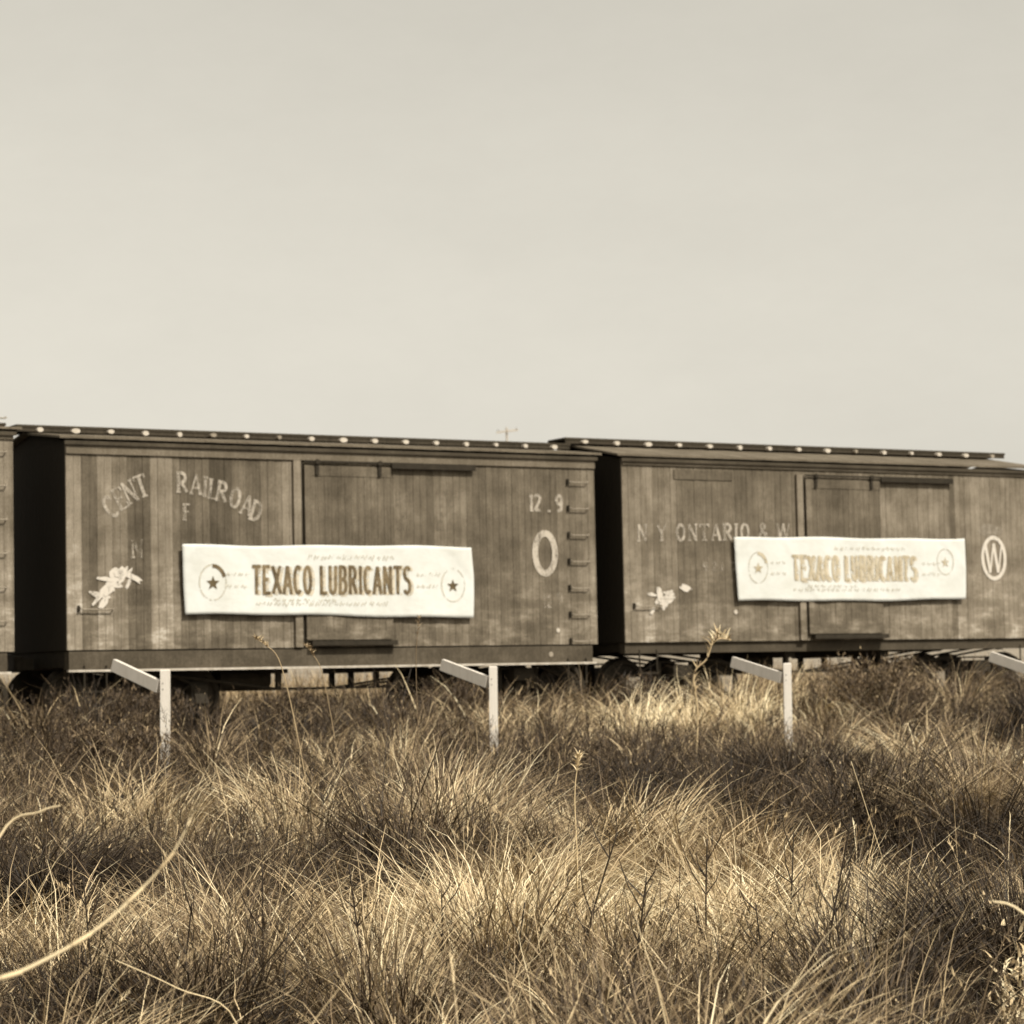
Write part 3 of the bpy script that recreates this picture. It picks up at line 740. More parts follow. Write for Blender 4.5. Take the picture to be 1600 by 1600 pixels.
# ------------------------------------------------------------------ banners
def star(cx, cz, r, n=5, r2=0.42, rot=0):
    return [(cx + (r if i % 2 == 0 else r * r2) * math.sin(R(36 * i) + rot), cz + (r if i % 2 == 0 else r * r2) * math.cos(R(36 * i) + rot)) for i in range(10)]
def make_banner(s0, corners, label, seed, star_h, txt, tspan, tz, th_, inkm, sides):
    """corners: tl,tr,bl,br (s,z) in train coordinates"""
    o = train_pt(s0, 0); b = empty('advertising_banner', o, TH)
    tag(b, label, 'banner', 'cloth banners fixed to the boxcar sides')
    rr = random.Random(seed)
    tl, tr, bl, br = corners
    nx, nz = 90, 22
    ph = [rr.uniform(0, 6.28) for _ in range(8)]
    CR = [(0.25, -1.1), (0.9, .7), (1.9, -.3), (2.7, .5), (3.45, -.4), (4.0, .9)]
    def yoff(x, z):
        u = x
        return -0.078 - 0.007 * (math.sin(2.3 * u + ph[0]) * math.sin(3.1 * z + ph[1])) - 0.006 * math.sin(6.5 * u + 2.0 * z + ph[2]) - 0.004 * math.sin(11 * u - 5 * z + ph[3]) - sum(0.007 * math.exp(-((u - tl[0] - cu + (z - tl[1]) * cs) / 0.05) ** 2) for cu, cs in CR)
    def edge(u, k):
        return 0.014 * math.sin(5.0 * u + ph[4 + k]) + 0.007 * math.sin(17 * u + ph[5 + k])
    vs = []; idx = {}
    for side in (0, 1):
        for j in range(nz + 1):
            v = j / nz
            for i in range(nx + 1):
                u = i / nx
                xt = tl[0] + (tr[0] - tl[0]) * u; xb = bl[0] + (br[0] - bl[0]) * u
                zt_ = tl[1] + (tr[1] - tl[1]) * u + edge(u, 0); zb_ = bl[1] + (br[1] - bl[1]) * u + edge(u, 1)
                bow = 0.02 * math.sin(math.pi * v) * (1 if u > 0.5 else -0.3) * abs(2 * u - 1) ** 8
                x = xb + (xt - xb) * v + bow; z = zb_ + (zt_ - zb_) * v
                vs.append((x, yoff(x, z) + side * 0.004, z))
    n1 = (nx + 1) * (nz + 1); fs = []
    for j in range(nz):
        for i in range(nx):
            a = j * (nx + 1) + i; fs.append((a, a + 1, a + nx + 2, a + nx + 1)); fs.append((a + n1, a + nx + 1 + n1, a + nx + 2 + n1, a + 1 + n1))
    for i in range(nx):
        a = i; fs.append((a + 1, a, a + n1, a + 1 + n1)); a = nz * (nx + 1) + i; fs.append((a, a + 1, a + 1 + n1, a + n1))
    for j in range(nz):
        a = j * (nx + 1); fs.append((a, a + nx + 1, a + nx + 1 + n1, a + n1)); a += nx; fs.append((a + nx + 1, a, a + n1, a + nx + 1 + n1))
    mb = MB(); mb.add(vs, fs); mb.build('cloth', M['cloth'], b, smooth=True)
    # nails / tie tabs at the corners reaching back to the boards
    nm = MB()
    for (x, z) in ((tl[0] + .05, tl[1] - .05), (tr[0] - .05, tr[1] - .05), (bl[0] + .05, bl[1] + .05), (br[0] - .05, br[1] + .05), ((tl[0] + tr[0]) / 2, tl[1] - .06), ((bl[0] + br[0]) / 2, bl[1] + .06)):
        nm.tube([(x, yoff(x, z) + 0.002, z), (x, -0.002, z)], 0.005, 6)
    nm.build('fixing_nails', M['iron'], b)
    yf = lambda x, z: yoff(x, z) - 0.001
    # main words with a tan shade behind
    wt = th_ * 0.12
    mb = MB(); text(mb, txt, GP, tspan[0] + 0.03, tspan[1] + 0.03, tz - 0.015, th_, lambda x, z: yf(x, z) + 0.002, wt * 1.5, wt * 1.2, 0.13)
    mb.build('letter_shade', M['ink_shadow'], b)
    mb = MB(); text(mb, txt, GP, tspan[0], tspan[1], tz, th_, lambda x, z: yf(x, z) - 0.003, wt, wt * 0.8, 0.13)
    mb.build('lettering', inkm, b)
    for (cx, cz, rx, rz, dark) in sides:
        mb = MB(); stroke(mb, [(cx + rx * math.cos(R(a)), cz + rz * math.sin(R(a))) for a in range(0, 361, 10)], 0.022, lambda p, q: (p, yf(p, q), q), 0, closed=True)
        ring = mb.build('round_emblem', M['ink_faint'], b)
        mb = MB(); pts = star(cx, cz - 0.01, rx * 0.52)
        vs = [(cx, yf(cx, cz) - 0.006, cz - 0.01)] + [(p, yf(p, q) - 0.006, q) for p, q in pts]
        mb.add(vs, [(0, i + 1, (i + 1) % 10 + 1) for i in range(10)]); mb.build('star', M['ink_pale'] if dark == 1 or inkm is M['ink_pale'] else (M['ink_star'] if dark else M['ink']), ring)
        if dark:
            mb = MB(); stroke(mb, [(cx + rx * .93 * math.cos(R(a)), cz + rz * .93 * math.sin(R(a))) for a in range(20, 96, 8)], 0.05, lambda p, q: (p, yf(p, q) - 0.001, q), 1)
            mb.build('emblem_arc', M['ink'] if dark == 2 else M['ink_pale'], ring)
    # small faded lines, unreadable in the photograph
    zt_ = (tl[1] + tr[1]) / 2; zb_ = (bl[1] + br[1]) / 2; Lb = tr[0] - tl[0]; x0 = tl[0]
    rows = [(x0 + Lb * .42, x0 + Lb * .72, zt_ - 0.20, 0.08), (x0 + Lb * .24, x0 + Lb * .70, zb_ + 0.13, 0.07), (x0 + Lb * .30, x0 + Lb * .52, zb_ + 0.19, 0.05),
            (x0 + Lb * .145, x0 + Lb * .21, tz + th_ * .62, 0.05), (x0 + Lb * .145, x0 + Lb * .21, tz + th_ * .2, 0.05), (x0 + Lb * .80, x0 + Lb * .88, tz + th_ * .62, 0.06), (x0 + Lb * .80, x0 + Lb * .88, tz + th_ * .2, 0.06)]
    for (xa, xb, z, hh) in rows:
        x = xa; k = 0; mb = MB()
        while x < xb:
            w_ = rr.uniform(0.04, 0.09)
            pts = [(x, z + rr.uniform(0, hh * .4)), (x + w_ * .3, z + hh * rr.uniform(.6, 1)), (x + w_ * .6, z + rr.uniform(0, hh * .3)), (x + w_, z + hh * rr.uniform(.5, 1))]
            stroke(mb, pts, 0.024, lambda p, q: (p, yf(p, q), q), k % 3)
            x += w_ + rr.uniform(0.02, 0.05); k += 1
        mb.build('faded_small_print', M['ink_faint'], b)
    return b
Z = CAM_Z
make_banner(0.0, ((1.565, 2.63), (5.90, 2.615), (1.60, 1.69), (5.915, 1.65)), 'wide white cloth banner with dark brown words and stars, on the middle boxcar', 3, 0, 'TEXACO LUBRICANTS',
            (2.56, 4.93), 1.965, 0.385, M['ink'], ((1.99, 2.12, 0.19, 0.235, 2), (5.60, 2.09, 0.18, 0.23, 0)))
make_banner(0.0, ((10.38, 2.80), (14.78, 2.85), (10.42, 1.85), (14.765, 1.89)), 'wide white cloth banner with pale tan words, on the rightmost boxcar', 8, 0, 'TEXACO LUBRICANTS',
            (11.42, 13.78), 2.17, 0.385, M['ink_pale'], ((10.79, 2.36, 0.17, 0.23, 1), (14.38, 2.47, 0.16, 0.20, 0)))

# ------------------------------------------------------------------ telegraph pole beyond the train
pt = Vector((-0.14, 96.0, 0)); gz = float(ground_z(pt.x, pt.y))
pole = empty('telegraph_pole', (pt.x, pt.y, gz), R(12))
tag(pole, 'distant telegraph pole, its crossarm just showing above the boxcar roofs', 'telegraph pole')
hgt = 0.68 + 96 * (1062 - 662) / 3935 - gz
mb = MB(); mb.tube([(0, 0, -0.3), (0.02, 0, hgt * .5), (0, 0, hgt + 0.1)], 0.07, 10, r1=0.035); mb.build('pole_shaft', M['hazed'], pole)
mb = MB(); mb.beam((-0.42, -0.10, hgt - 0.10), (0.42, -0.10, hgt + 0.0), 0.06, 0.055); a_ = mb.build('crossarm', M['hazed'], pole)
for x in (-0.36, 0.36):
    mb = MB(); mb.lathe((x, -0.10, hgt - 0.01 + 0.096 * x), (0, 0, 1), [(0, 0.012), (0.03, 0.02), (0.05, 0.018), (0.06, 0.008)], 8); mb.build('insulator', M['iron'], a_)

# ------------------------------------------------------------------ white posts with slanting boards
def make_post(pos, lbl, hz, bdx, bdy, bdz, lean):
    g = float(ground_z(pos.x, pos.y))
    p = empty('white_post', (pos.x, pos.y, g)); tag(p, lbl, 'post', 'white posts with slanting boards before the train')
    H = hz - g
    mb = MB(); w_ = 0.045
    x0 = -lean * H
    # chamfered square stake, slightly out of plumb
    vs = []
    for (z, dx, k) in ((-0.25, 0.0, 1), (H - 0.012, x0, 1), (H, x0, 0.82)):
        for (i, j) in ((-1, -1), (1, -1), (1, 1), (-1, 1)): vs.append((dx + i * w_ * k, j * w_ * k, z))
    fs = [(0, 1, 5, 4), (1, 2, 6, 5), (2, 3, 7, 6), (3, 0, 4, 7), (4, 5, 9, 8), (5, 6, 10, 9), (6, 7, 11, 10), (7, 4, 8, 11), (8, 9, 10, 11), (3, 2, 1, 0)]
    mb.add(vs, fs); mb.build('stake', M['white_wood'], p)
    # plank on edge, nailed to the left of the stake and running up and away from it
    a = Vector((x0 - w_ - 0.02, 0.0, H - 0.17)); b = a + Vector((bdx, bdy, bdz))
    mb = MB(); mb.beam(a, b, 0.05, 0.125); bo = mb.build('slanting_board', M['white_wood'], p)
    nb = MB()
    for dz in (-0.03, 0.03): nb.lathe((x0 - 0.02, -w_ - 0.004, H - 0.17 + dz), (0, 1, 0), [(0, 0.006), (0.006, 0.006)], 8)
    nb.build('nail_heads', M['iron'], p)
    return p
plist = [(-1.52, 0.915, 'leaning white post with a slanting board, leftmost of the row', (-0.52, 0.40, 0.23), -0.012),
         (2.28, 0.895, 'white post with a slanting board in front of the middle boxcar, below its right half', (-0.50, 0.42, 0.20), -0.012),
         (6.20, 0.875, 'white post with a slanting board entangled in pale weeds, third from the left', (-0.53, 0.45, 0.20), -0.012),
         (10.18, 0.85, 'white slanting board whose post is cut off by the right edge', (-0.55, 0.45, 0.24), -0.01)]
for (s, hz, lb, bd, ln) in plist: make_post(train_pt(s, -7.0), lb, hz, *bd, ln)

# ------------------------------------------------------------------ grass
def veg_mat():
    m, nt, b = new_mat('dry_grass')
    at = nt.nodes.new("ShaderNodeAttribute"); at.attribute_name = 'tone'
    r = ramp(nt, [(0.0, (0.017, 0.012, 0.008)), (0.25, (0.062, 0.042, 0.026)), (0.5, (0.235, 0.168, 0.098)), (0.75, (0.62, 0.475, 0.28)), (1.0, (0.90, 0.77, 0.52))])
    nt.links.new(at.outputs['Fac'], r.inputs[0]); nt.links.new(r.outputs[0], b.inputs['Base Color'])
    b.inputs['Roughness'].default_value = 0.6; b.inputs['Specular IOR Level'].default_value = 0.25
    return m
M['veg'] = veg_mat()

def blades(base, az, L, lean, droop, width, tone, K=5, side=None, wobble=0.0):
    """arrays of blades -> (verts, tones); each a ribbon of K rings"""
    n = len(L)
    t = np.linspace(0, 1, K)[None, :]
    d = np.stack([np.cos(az), np.sin(az)], -1)
    hor = L[:, None] * (lean[:, None] * t + droop[:, None] * t ** 2.6)
    ver = L[:, None] * (t * np.sqrt(np.clip(1 - lean[:, None] ** 2 * 0.8, 0.1, 1)) - (droop[:, None] * 0.75) * t ** 3.0)
    P = np.zeros((n, K, 3))
    P[:, :, 0] = base[:, None, 0] + d[:, None, 0] * hor
    P[:, :, 1] = base[:, None, 1] + d[:, None, 1] * hor
    P[:, :, 2] = base[:, None, 2] + ver
    if wobble:
        wv = rng.normal(0, wobble, (n, K, 2)) * t[:, :, None]
        P[:, :, :2] += wv * L[:, None, None]
    wa = rng.uniform(-1.0, 1.0, n)
    wd = np.stack([np.cos(wa), np.sin(wa) * 0.6], -1)
    ww = width[:, None] * (1 - 0.85 * t ** 1.7) * 0.5
    A = P.copy(); B = P.copy()
    A[:, :, 0] -= wd[:, None, 0] * ww; A[:, :, 1] -= wd[:, None, 1] * ww
    B[:, :, 0] += wd[:, None, 0] * ww; B[:, :, 1] += wd[:, None, 1] * ww
    V = np.stack([A, B], 2).reshape(-1, 3)
    T = np.repeat(tone, K * 2)
    return V, T, n, K

def mesh_from(chunks, name, mat, loc=(0, 0, 0), parent=None):
    Vs = []; Ts = []; Fs = []; o = 0
    for (V, T, n, K) in chunks:
        b = (np.arange(n) * K * 2)[:, None] + (np.arange(K - 1) * 2)[None, :]
        b = b.reshape(-1) + o
        Fs.append(np.stack([b, b + 1, b + 3, b + 2], -1)); Vs.append(V); Ts.append(T); o += len(V)
    V = np.concatenate(Vs); T = np.concatenate(Ts); F = np.concatenate(Fs)
    V = V - np.array(loc)
    me = bpy.data.meshes.new(name)
    me.vertices.add(len(V)); me.vertices.foreach_set('co', V.astype(np.float32).ravel())
    me.loops.add(F.size); me.loops.foreach_set('vertex_index', F.astype(np.int32).ravel())
    me.polygons.add(len(F)); me.polygons.foreach_set('loop_start', np.arange(0, F.size, 4, dtype=np.int32))
    try: me.polygons.foreach_set('loop_total', np.full(len(F), 4, dtype=np.int32))
    except Exception: pass
    me.update(calc_edges=True)
    at = me.attributes.new('tone', 'FLOAT', 'POINT'); at.data.foreach_set('value', np.clip(T, 0, 1).astype(np.float32))
    me.polygons.foreach_set('use_smooth', [True] * len(F))
    me.materials.append(mat)
    ob = bpy.data.objects.new(name, me); COL.objects.link(ob); ob.location = loc
    if parent: ob.parent = parent
    return ob

# stands of different plants: (x, y, rx, ry, kind weight) pale straw (+) or dark wiry weed (-), the dark also painting in shaded hollows
STANDS = [(-0.7, 13.3, 1.0, 0.7, 1.1), (0.2, 13.2, 0.8, 0.8, 0.95), (1.4, 13.4, 1.1, 0.9, 0.7), (2.4, 13.6, 0.9, 0.9, 0.8), (1.0, 15.4, 0.9, 0.9, 0.4), (0.6, 17.4, 0.6, 1.2, 0.6), (1.7, 16.0, 0.5, 0.7, 0.5),
          (3.9, 26.6, 1.1, 1.2, 1.0), (3.5, 19.3, 0.6, 0.7, 0.8), (1.7, 32.0, 2.6, 1.8, 0.9), (-2.7, 18.9, 0.6, 0.9, 0.6), (-2.6, 12.8, 0.6, 0.5, 0.9), (-1.7, 12.2, 0.5, 0.5, 0.6), (4.9, 23.0, 1.2, 2.0, 0.3), (-1.7, 17.4, 0.5, 0.7, 0.4),
          (-3.0, 16.0, 0.9, 1.3, -1.8), (2.9, 24.0, 1.4, 2.0, -1.4), (2.6, 18.0, 0.9, 1.4, -2.0), (1.2, 22.0, 0.9, 1.8, -1.2), (1.9, 20.0, 0.9, 1.4, -1.2), (2.2, 10.8, 0.6, 0.8, -1.6), (-0.9, 15.6, 1.1, 0.8, -1.2),
          (-0.2, 10.4, 2.2, 0.9, -0.25), (1.0, 11.5, 0.9, 0.7, 0.7), (-0.4, 11.6, 0.8, 0.6, 0.6), (-3.4, 25.6, 3.0, 3.5, -0.3), (-1.8, 14.0, 0.5, 0.6, -0.9), (-1.6, 10.6, 1.0, 1.0, -0.45), (4.4, 21.2, 0.9, 0.9, -1.0), (-1.5, 20.5, 2.0, 2.0, -0.15), (-6.5, 30.0, 3.0, 3.0, -0.9), (-2.0, 31.0, 3.0, 2.0, -0.25), (5.6, 33.0, 3.0, 2.5, -0.3)]
# how high the growth stands: low in front of the dark hollows, rank along the track
HEIGHTS = [(-3.5, 24.4, 0.9, 0.9, 0.55), (-0.2, 26.5, 0.9, 0.9, 0.40), (3.1, 28.2, 0.8, 0.8, 0.75), (2.3, 15.9, 0.9, 0.8, -0.65), (1.2, 19.2, 0.8, 0.9, -0.55), (-2.9, 13.9, 0.7, 0.6, -0.6), (-0.8, 14.3, 0.8, 0.4, -0.4), (3.0, 21.4, 1.0, 0.9, -0.5), (2.6, 18.2, 0.8, 0.9, 0.45), (2.9, 24.5, 1.2, 1.4, 0.4), (1.2, 22.4, 0.9, 1.2, 0.35), (-3.1, 16.4, 0.8, 0.8, 0.4), (-0.9, 16.2, 0.9, 0.6, 0.3), (1.1, 16.0, 0.6, 0.6, 0.3), (3.4, 19.4, 0.5, 0.5, 0.3)]
def height_map(x, y):
    v = np.ones_like(x)
    for (a, b, rx, ry, w_) in HEIGHTS: v = v + w_ * np.exp(-((x - a) / rx) ** 2 - ((y - b) / ry) ** 2)
    d = -((x - P0.x) * T_N.x + (y - P0.y) * T_N.y); s__ = (x - P0.x) * T_AX.x + (y - P0.y) * T_AX.y
    rank = np.exp(-((d - 3.0) / 2.2) ** 2)
    v = v * (1 + rank * np.interp(s__, [-2, 2, 5, 9, 16], [0.45, 0.45, 0.50, 0.72, 0.78])) * (1 + 0.25 * vnoise(x, y, 1.3))
    return np.clip(v, 0.25, 2.2)
def stand(x, y):
    v = np.zeros_like(x)
    for (a, b, rx, ry, w_) in STANDS: v = v + w_ * np.exp(-((x - a) / rx) ** 2 - ((y - b) / ry) ** 2)
    return v
# smooth value noise for breaking the stands up
_G = rng.uniform(-1, 1, (96, 96))
def vnoise(x, y, s):
    u = np.mod(x / s + 31.7, 95); v = np.mod(y / s + 17.3, 95)
    i = u.astype(int); j = v.astype(int); fu = u - i; fv = v - j
    fu = fu * fu * (3 - 2 * fu); fv = fv * fv * (3 - 2 * fv)
    return (_G[i, j] * (1 - fu) + _G[i + 1, j] * fu) * (1 - fv) + (_G[i, j + 1] * (1 - fu) + _G[i + 1, j + 1] * fu) * fv

def sample_area(n, y0, y1, margin=1.6):
    # points spread over the wedge the photograph sees, with a margin for a step aside
    y = np.sqrt(rng.uniform(y0 ** 2, y1 ** 2, n)); hw = 0.215 * y + margin
    x = rng.uniform(-1, 1, n) * hw
    d = (x - P0.x) * T_N.x + (y - P0.y) * T_N.y
    k = d < -0.7
    return x[k], y[k]

def tussocks(nt_, y0, y1, nb, H, wd):
    x, y = sample_area(nt_, y0, y1)
    s_ = stand(x, y) + 0.85 * vnoise(x, y, 0.9)
    keep = (s_ > -0.75) | (rng.random(len(x)) < 0.55)
    x, y, s_ = x[keep], y[keep], s_[keep]
    n = len(x)
    size = rng.choice([0.55, 0.85, 1.2, 1.65], n, p=[.34, .30, .23, .13])
    hh = H * size * rng.uniform(0.85, 1.15, n) * height_map(x, y)
    R0 = rng.uniform(0.06, 0.16, n) * size
    cnt = (nb * size ** 1.3).astype(int)
    idx = np.repeat(np.arange(n), cnt)
    N_ = len(idx)
    a = rng.uniform(0, 2 * np.pi, N_); r = np.sqrt(rng.random(N_)) * R0[idx]
    bx = x[idx] + r * np.cos(a); by = y[idx] + r * np.sin(a)
    bz = ground_z(x, y)[idx] - 0.01
    az = np.where(rng.random(N_) < 0.75, a + rng.normal(0, .35, N_), rng.uniform(0, 2 * np.pi, N_))
    L = hh[idx] * rng.uniform(0.55, 1.2, N_)
    comb = rng.uniform(0.0, 0.8, n)[idx]
    lean = np.clip(rng.uniform(0.02, 0.45, N_) + 0.35 * comb, 0, 0.9); droop = rng.uniform(0.15, 0.85, N_) * (0.6 + comb)
    caz = (np.pi * (0.1 + 1.0 * vnoise(x, y, 1.6)) + rng.normal(0, .5, n))[idx]
    k = rng.random(N_) < 0.45 * comb / 0.8 + 0.12
    az = np.where(k, caz + rng.normal(0, .3, N_), az)
    tone = 0.39 + 0.36 * np.clip(1.3 * s_, -1.0, 1.15)[idx] + rng.normal(0, 0.13, n)[idx] + rng.normal(0, 0.13, N_)
    # a few old bleached blades catch the light in every tuft
    tone = np.where(rng.random(N_) < 0.10, tone + 0.34, tone)
    base = np.stack([bx, by, bz], -1)
    width = wd * rng.uniform(0.45, 1.4, N_)
    return blades(base, az, L, lean, droop, width, tone, 6, wobble=0.012)

def fill(nf, y0, y1, H, wd, dark=0.0, thin=1.0, margin=1.6):
    x, y = sample_area(nf, y0, y1, margin)
    s_ = stand(x, y) + 0.5 * vnoise(x, y, 0.5); n = len(x)
    hmod = (1 + 0.35 * vnoise(x, y, 0.7)) * height_map(x, y)
    base = np.stack([x, y, ground_z(x, y) - 0.01], -1)
    az = rng.uniform(0, 2 * np.pi, n)
    L = H * rng.uniform(0.4, 1.25, n) * hmod
    lean = np.abs(rng.normal(0.15, 0.18, n)).clip(0, 0.8); droop = rng.uniform(0, 0.5, n)
    tone = 0.17 - dark + 0.34 * np.clip(1.3 * s_, -0.9, 1.15) + rng.normal(0, 0.13, n)  # low base tone paints shade into the gaps between tufts
    return blades(base, az, L, lean, droop, wd * rng.uniform(0.5, 1.3, n), tone, 4, wobble=0.03)

def weeds(nw, y0, y1, H, wd):
    """dark wiry forbs: a stem with many short side twigs and seed specks"""
    x, y = sample_area(nw * 3, y0, y1)
    s_ = stand(x, y) + 0.4 * vnoise(x, y, 1.1)
    k = rng.random(len(x)) < np.clip(0.22 - 0.7 * s_, 0.02, 1.0)
    x, y = x[k][:nw], y[k][:nw]; n = len(x)
    g = ground_z(x, y)
    az = rng.uniform(0, 2 * np.pi, n); L = H * rng.uniform(0.6, 1.25, n) * height_map(x, y)
    lean = np.abs(rng.normal(0.1, 0.1, n)); droop = rng.uniform(0, 0.15, n)
    tn = rng.uniform(0.06, 0.30, n)
    base = np.stack([x, y, g - 0.01], -1)
    ch = [blades(base, az, L, lean, droop, np.full(n, wd), tn, 5)]
    nb = 14
    idx = np.repeat(np.arange(n), nb); N_ = len(idx)
    t = rng.uniform(0.25, 1.0, N_)
    hor = L[idx] * (lean[idx] * t + droop[idx] * t ** 2.6); ver = L[idx] * (t * np.sqrt(1 - lean[idx] ** 2 * .8) - droop[idx] * .75 * t ** 3)
    b2 = np.stack([x[idx] + np.cos(az[idx]) * hor, y[idx] + np.sin(az[idx]) * hor, g[idx] + ver], -1)
    L2 = rng.uniform(0.05, 0.20, N_) * (1.2 - 0.6 * t)
    ch.append(blades(b2, rng.uniform(0, 2 * np.pi, N_), L2, rng.uniform(0.2, 0.7, N_), rng.uniform(-.2, .4, N_), np.full(N_, wd * 0.8), tn[idx] + rng.normal(0.04, 0.08, N_), 3))
    # small seed husks
    kk = rng.random(N_) < 0.35
    b3 = b2[kk] + rng.normal(0, 0.03, (kk.sum(), 3)); n3 = len(b3)
    ch.append(blades(b3, rng.uniform(0, 2 * np.pi, n3), rng.uniform(0.012, 0.030, n3), rng.uniform(0, .9, n3), np.zeros(n3), np.full(n3, 0.010), rng.uniform(0.15, 0.72, n3), 3))
    return ch

def stems(ns, y0, y1, H, wd, tone_m):
    """thin seed stalks standing out of the grass, some with plumed heads"""
    x, y = sample_area(ns, y0, y1); n = len(x); g = ground_z(x, y)
    az = rng.uniform(0, 2 * np.pi, n); L = H * rng.uniform(0.75, 1.3, n); lean = np.abs(rng.normal(.12, .15, n)).clip(0, .8); droop = rng.uniform(0, .45, n)
    tn = tone_m + rng.normal(0, .12, n)
    base = np.stack([x, y, g], -1)
    ch = [blades(base, az, L, lean, droop, np.full(n, wd), tn, 7)]
    m_ = 10; idx = np.repeat(np.arange(n), m_); N_ = len(idx); t = rng.uniform(.82, 1.0, N_)
    hor = L[idx] * (lean[idx] * t + droop[idx] * t ** 2.6); ver = L[idx] * (t * np.sqrt(np.clip(1 - lean[idx] ** 2 * .8, .1, 1)) - droop[idx] * .75 * t ** 3)
    b2 = np.stack([x[idx] + np.cos(az[idx]) * hor, y[idx] + np.sin(az[idx]) * hor, g[idx] + ver], -1)
    ch.append(blades(b2, az[idx] + rng.normal(0, .5, N_), rng.uniform(.02, .045, N_), rng.uniform(.0, .4, N_) + lean[idx] * .8, rng.uniform(0, .3, N_), np.full(N_, .005), tn[idx] + .05, 3))
    return ch

def litter(nl, y0, y1, wd):
    """broken and flattened straws lying through the growth at all angles"""
    x, y = sample_area(nl, y0, y1); n = len(x); hm = height_map(x, y)
    base = np.stack([x, y, ground_z(x, y) + rng.uniform(0.05, 0.42, n) * hm], -1)
    s_ = stand(x, y)
    return blades(base, rng.uniform(0, 2 * np.pi, n), rng.uniform(0.10, 0.42, n), rng.uniform(0.6, 1.05, n), rng.uniform(-0.25, 0.5, n), wd * rng.uniform(.5, 1.3, n), 0.55 + .2 * np.clip(s_, -1, 1) + rng.normal(0, .18, n), 5, wobble=0.03)
chunks = []
chunks.append(tussocks(430, 6.5, 12.5, 120, 0.50, 0.0072))
chunks.append(tussocks(900, 12.5, 22, 105, 0.52, 0.0088))
chunks.append(tussocks(1350, 22, 41, 66, 0.45, 0.0118))
chunks.append(fill(26000, 6.5, 13, 0.31, 0.0058))
chunks.append(fill(42000, 13, 24, 0.30, 0.0080))
chunks.append(fill(46000, 24, 41, 0.32, 0.0120))
chunks += weeds(1300, 6.5, 15, 0.60, 0.0052)
chunks += weeds(2000, 15, 26, 0.58, 0.0072)
chunks += weeds(2400, 26, 41, 0.52, 0.0105)
chunks += stems(120, 6.8, 16, 0.76, 0.0052, 0.66)
chunks += stems(220, 16, 36, 0.64, 0.0080, 0.60)
chunks.append(litter(2400, 6.8, 15, 0.0062))
chunks.append(litter(3200, 15, 38, 0.0085))
g_ = mesh_from(chunks, 'grass', M['veg']); tag(g_, 'tangled dry grass and wiry weeds covering the field before the train', 'grass', kind='stuff')

# pale grass beyond the track, seen under the cars
def far_grass():
    n = 26000
    s = rng.uniform(-14, 30, n); d = 3.4 + 22 * rng.random(n) ** 1.5
    x = P0.x + T_AX.x * s + T_N.x * d; y = P0.y + T_AX.y * s + T_N.y * d
    base = np.stack([x, y, ground_z(x, y) - .01], -1)
    c = blades(base, rng.uniform(0, 6.28, n), rng.uniform(.5, 1.05, n), rng.uniform(0, .5, n), rng.uniform(0, .5, n), np.full(n, .018), rng.normal(.52, .14, n), 4)
    o = mesh_from([c], 'grass', M['veg']); tag(o, 'pale dry grass beyond the track, glimpsed under the cars', 'grass', kind='stuff')
far_grass()

# ------------------------------------------------------------------ single plants that stand out
def big_tussock(x, y, H, nb, lean, droop, tone, label, spread=0.22, width=0.006, azc=None, tsd=0.1):
    g = float(ground_z(x, y))
    a = rng.uniform(0, 2 * np.pi, nb); r = np.sqrt(rng.random(nb)) * spread
    base = np.stack([x + r * np.cos(a), y + r * np.sin(a), np.full(nb, g - .01)], -1)
    az = a + rng.normal(0, .3, nb)
    if azc is not None: az = np.where(rng.random(nb) < .5, azc + rng.normal(0, .5, nb), az)
    c = blades(base, az, H * rng.uniform(.55, 1.15, nb), rng.uniform(lean * .4, lean, nb).clip(0, .9), rng.uniform(droop * .4, droop, nb), width * rng.uniform(.5, 1.3, nb), rng.normal(tone, tsd, nb), 7)
    o = mesh_from([c], 'grass_tussock', M['veg'], (x, y, g)); tag(o, label, 'grass tussock', 'large grass tussocks'); return o
big_tussock(-2.75, 14.9, 1.05, 1900, .6, .85, 0.10, 'dark arching grass tussock at the left edge, behind the thick pale cane', .30, .007, 0.0)
big_tussock(2.2, 11.0, 1.05, 2300, .40, .35, 0.07, 'dark green-black spiky tussock in the bottom right corner', .36, .007)
big_tussock(3.15, 18.6, 0.85, 1100, .5, .7, 0.62, 'pale tussock combed over to the right, beside the dark hollow', .22, .007, 0.1)
big_tussock(2.55, 17.9, 0.98, 1700, .6, .8, 0.08, 'dark drooping tussock over the hollow right of centre', .30, .008)
big_tussock(2.6, 23.5, 1.0, 1700, .45, .5, 0.10, 'dark bushy tussock below the third post', .45, .009)
big_tussock(0.1, 14.9, 0.75, 1300, .6, .75, 0.60, 'pale wheat-coloured tussock at the centre of the field', .25, .007, 0.3)
big_tussock(4.05, 19.6, 0.85, 1100, .55, .7, 0.52, 'grey arching tussock at the right edge of the field', .30, .007, 3.3)

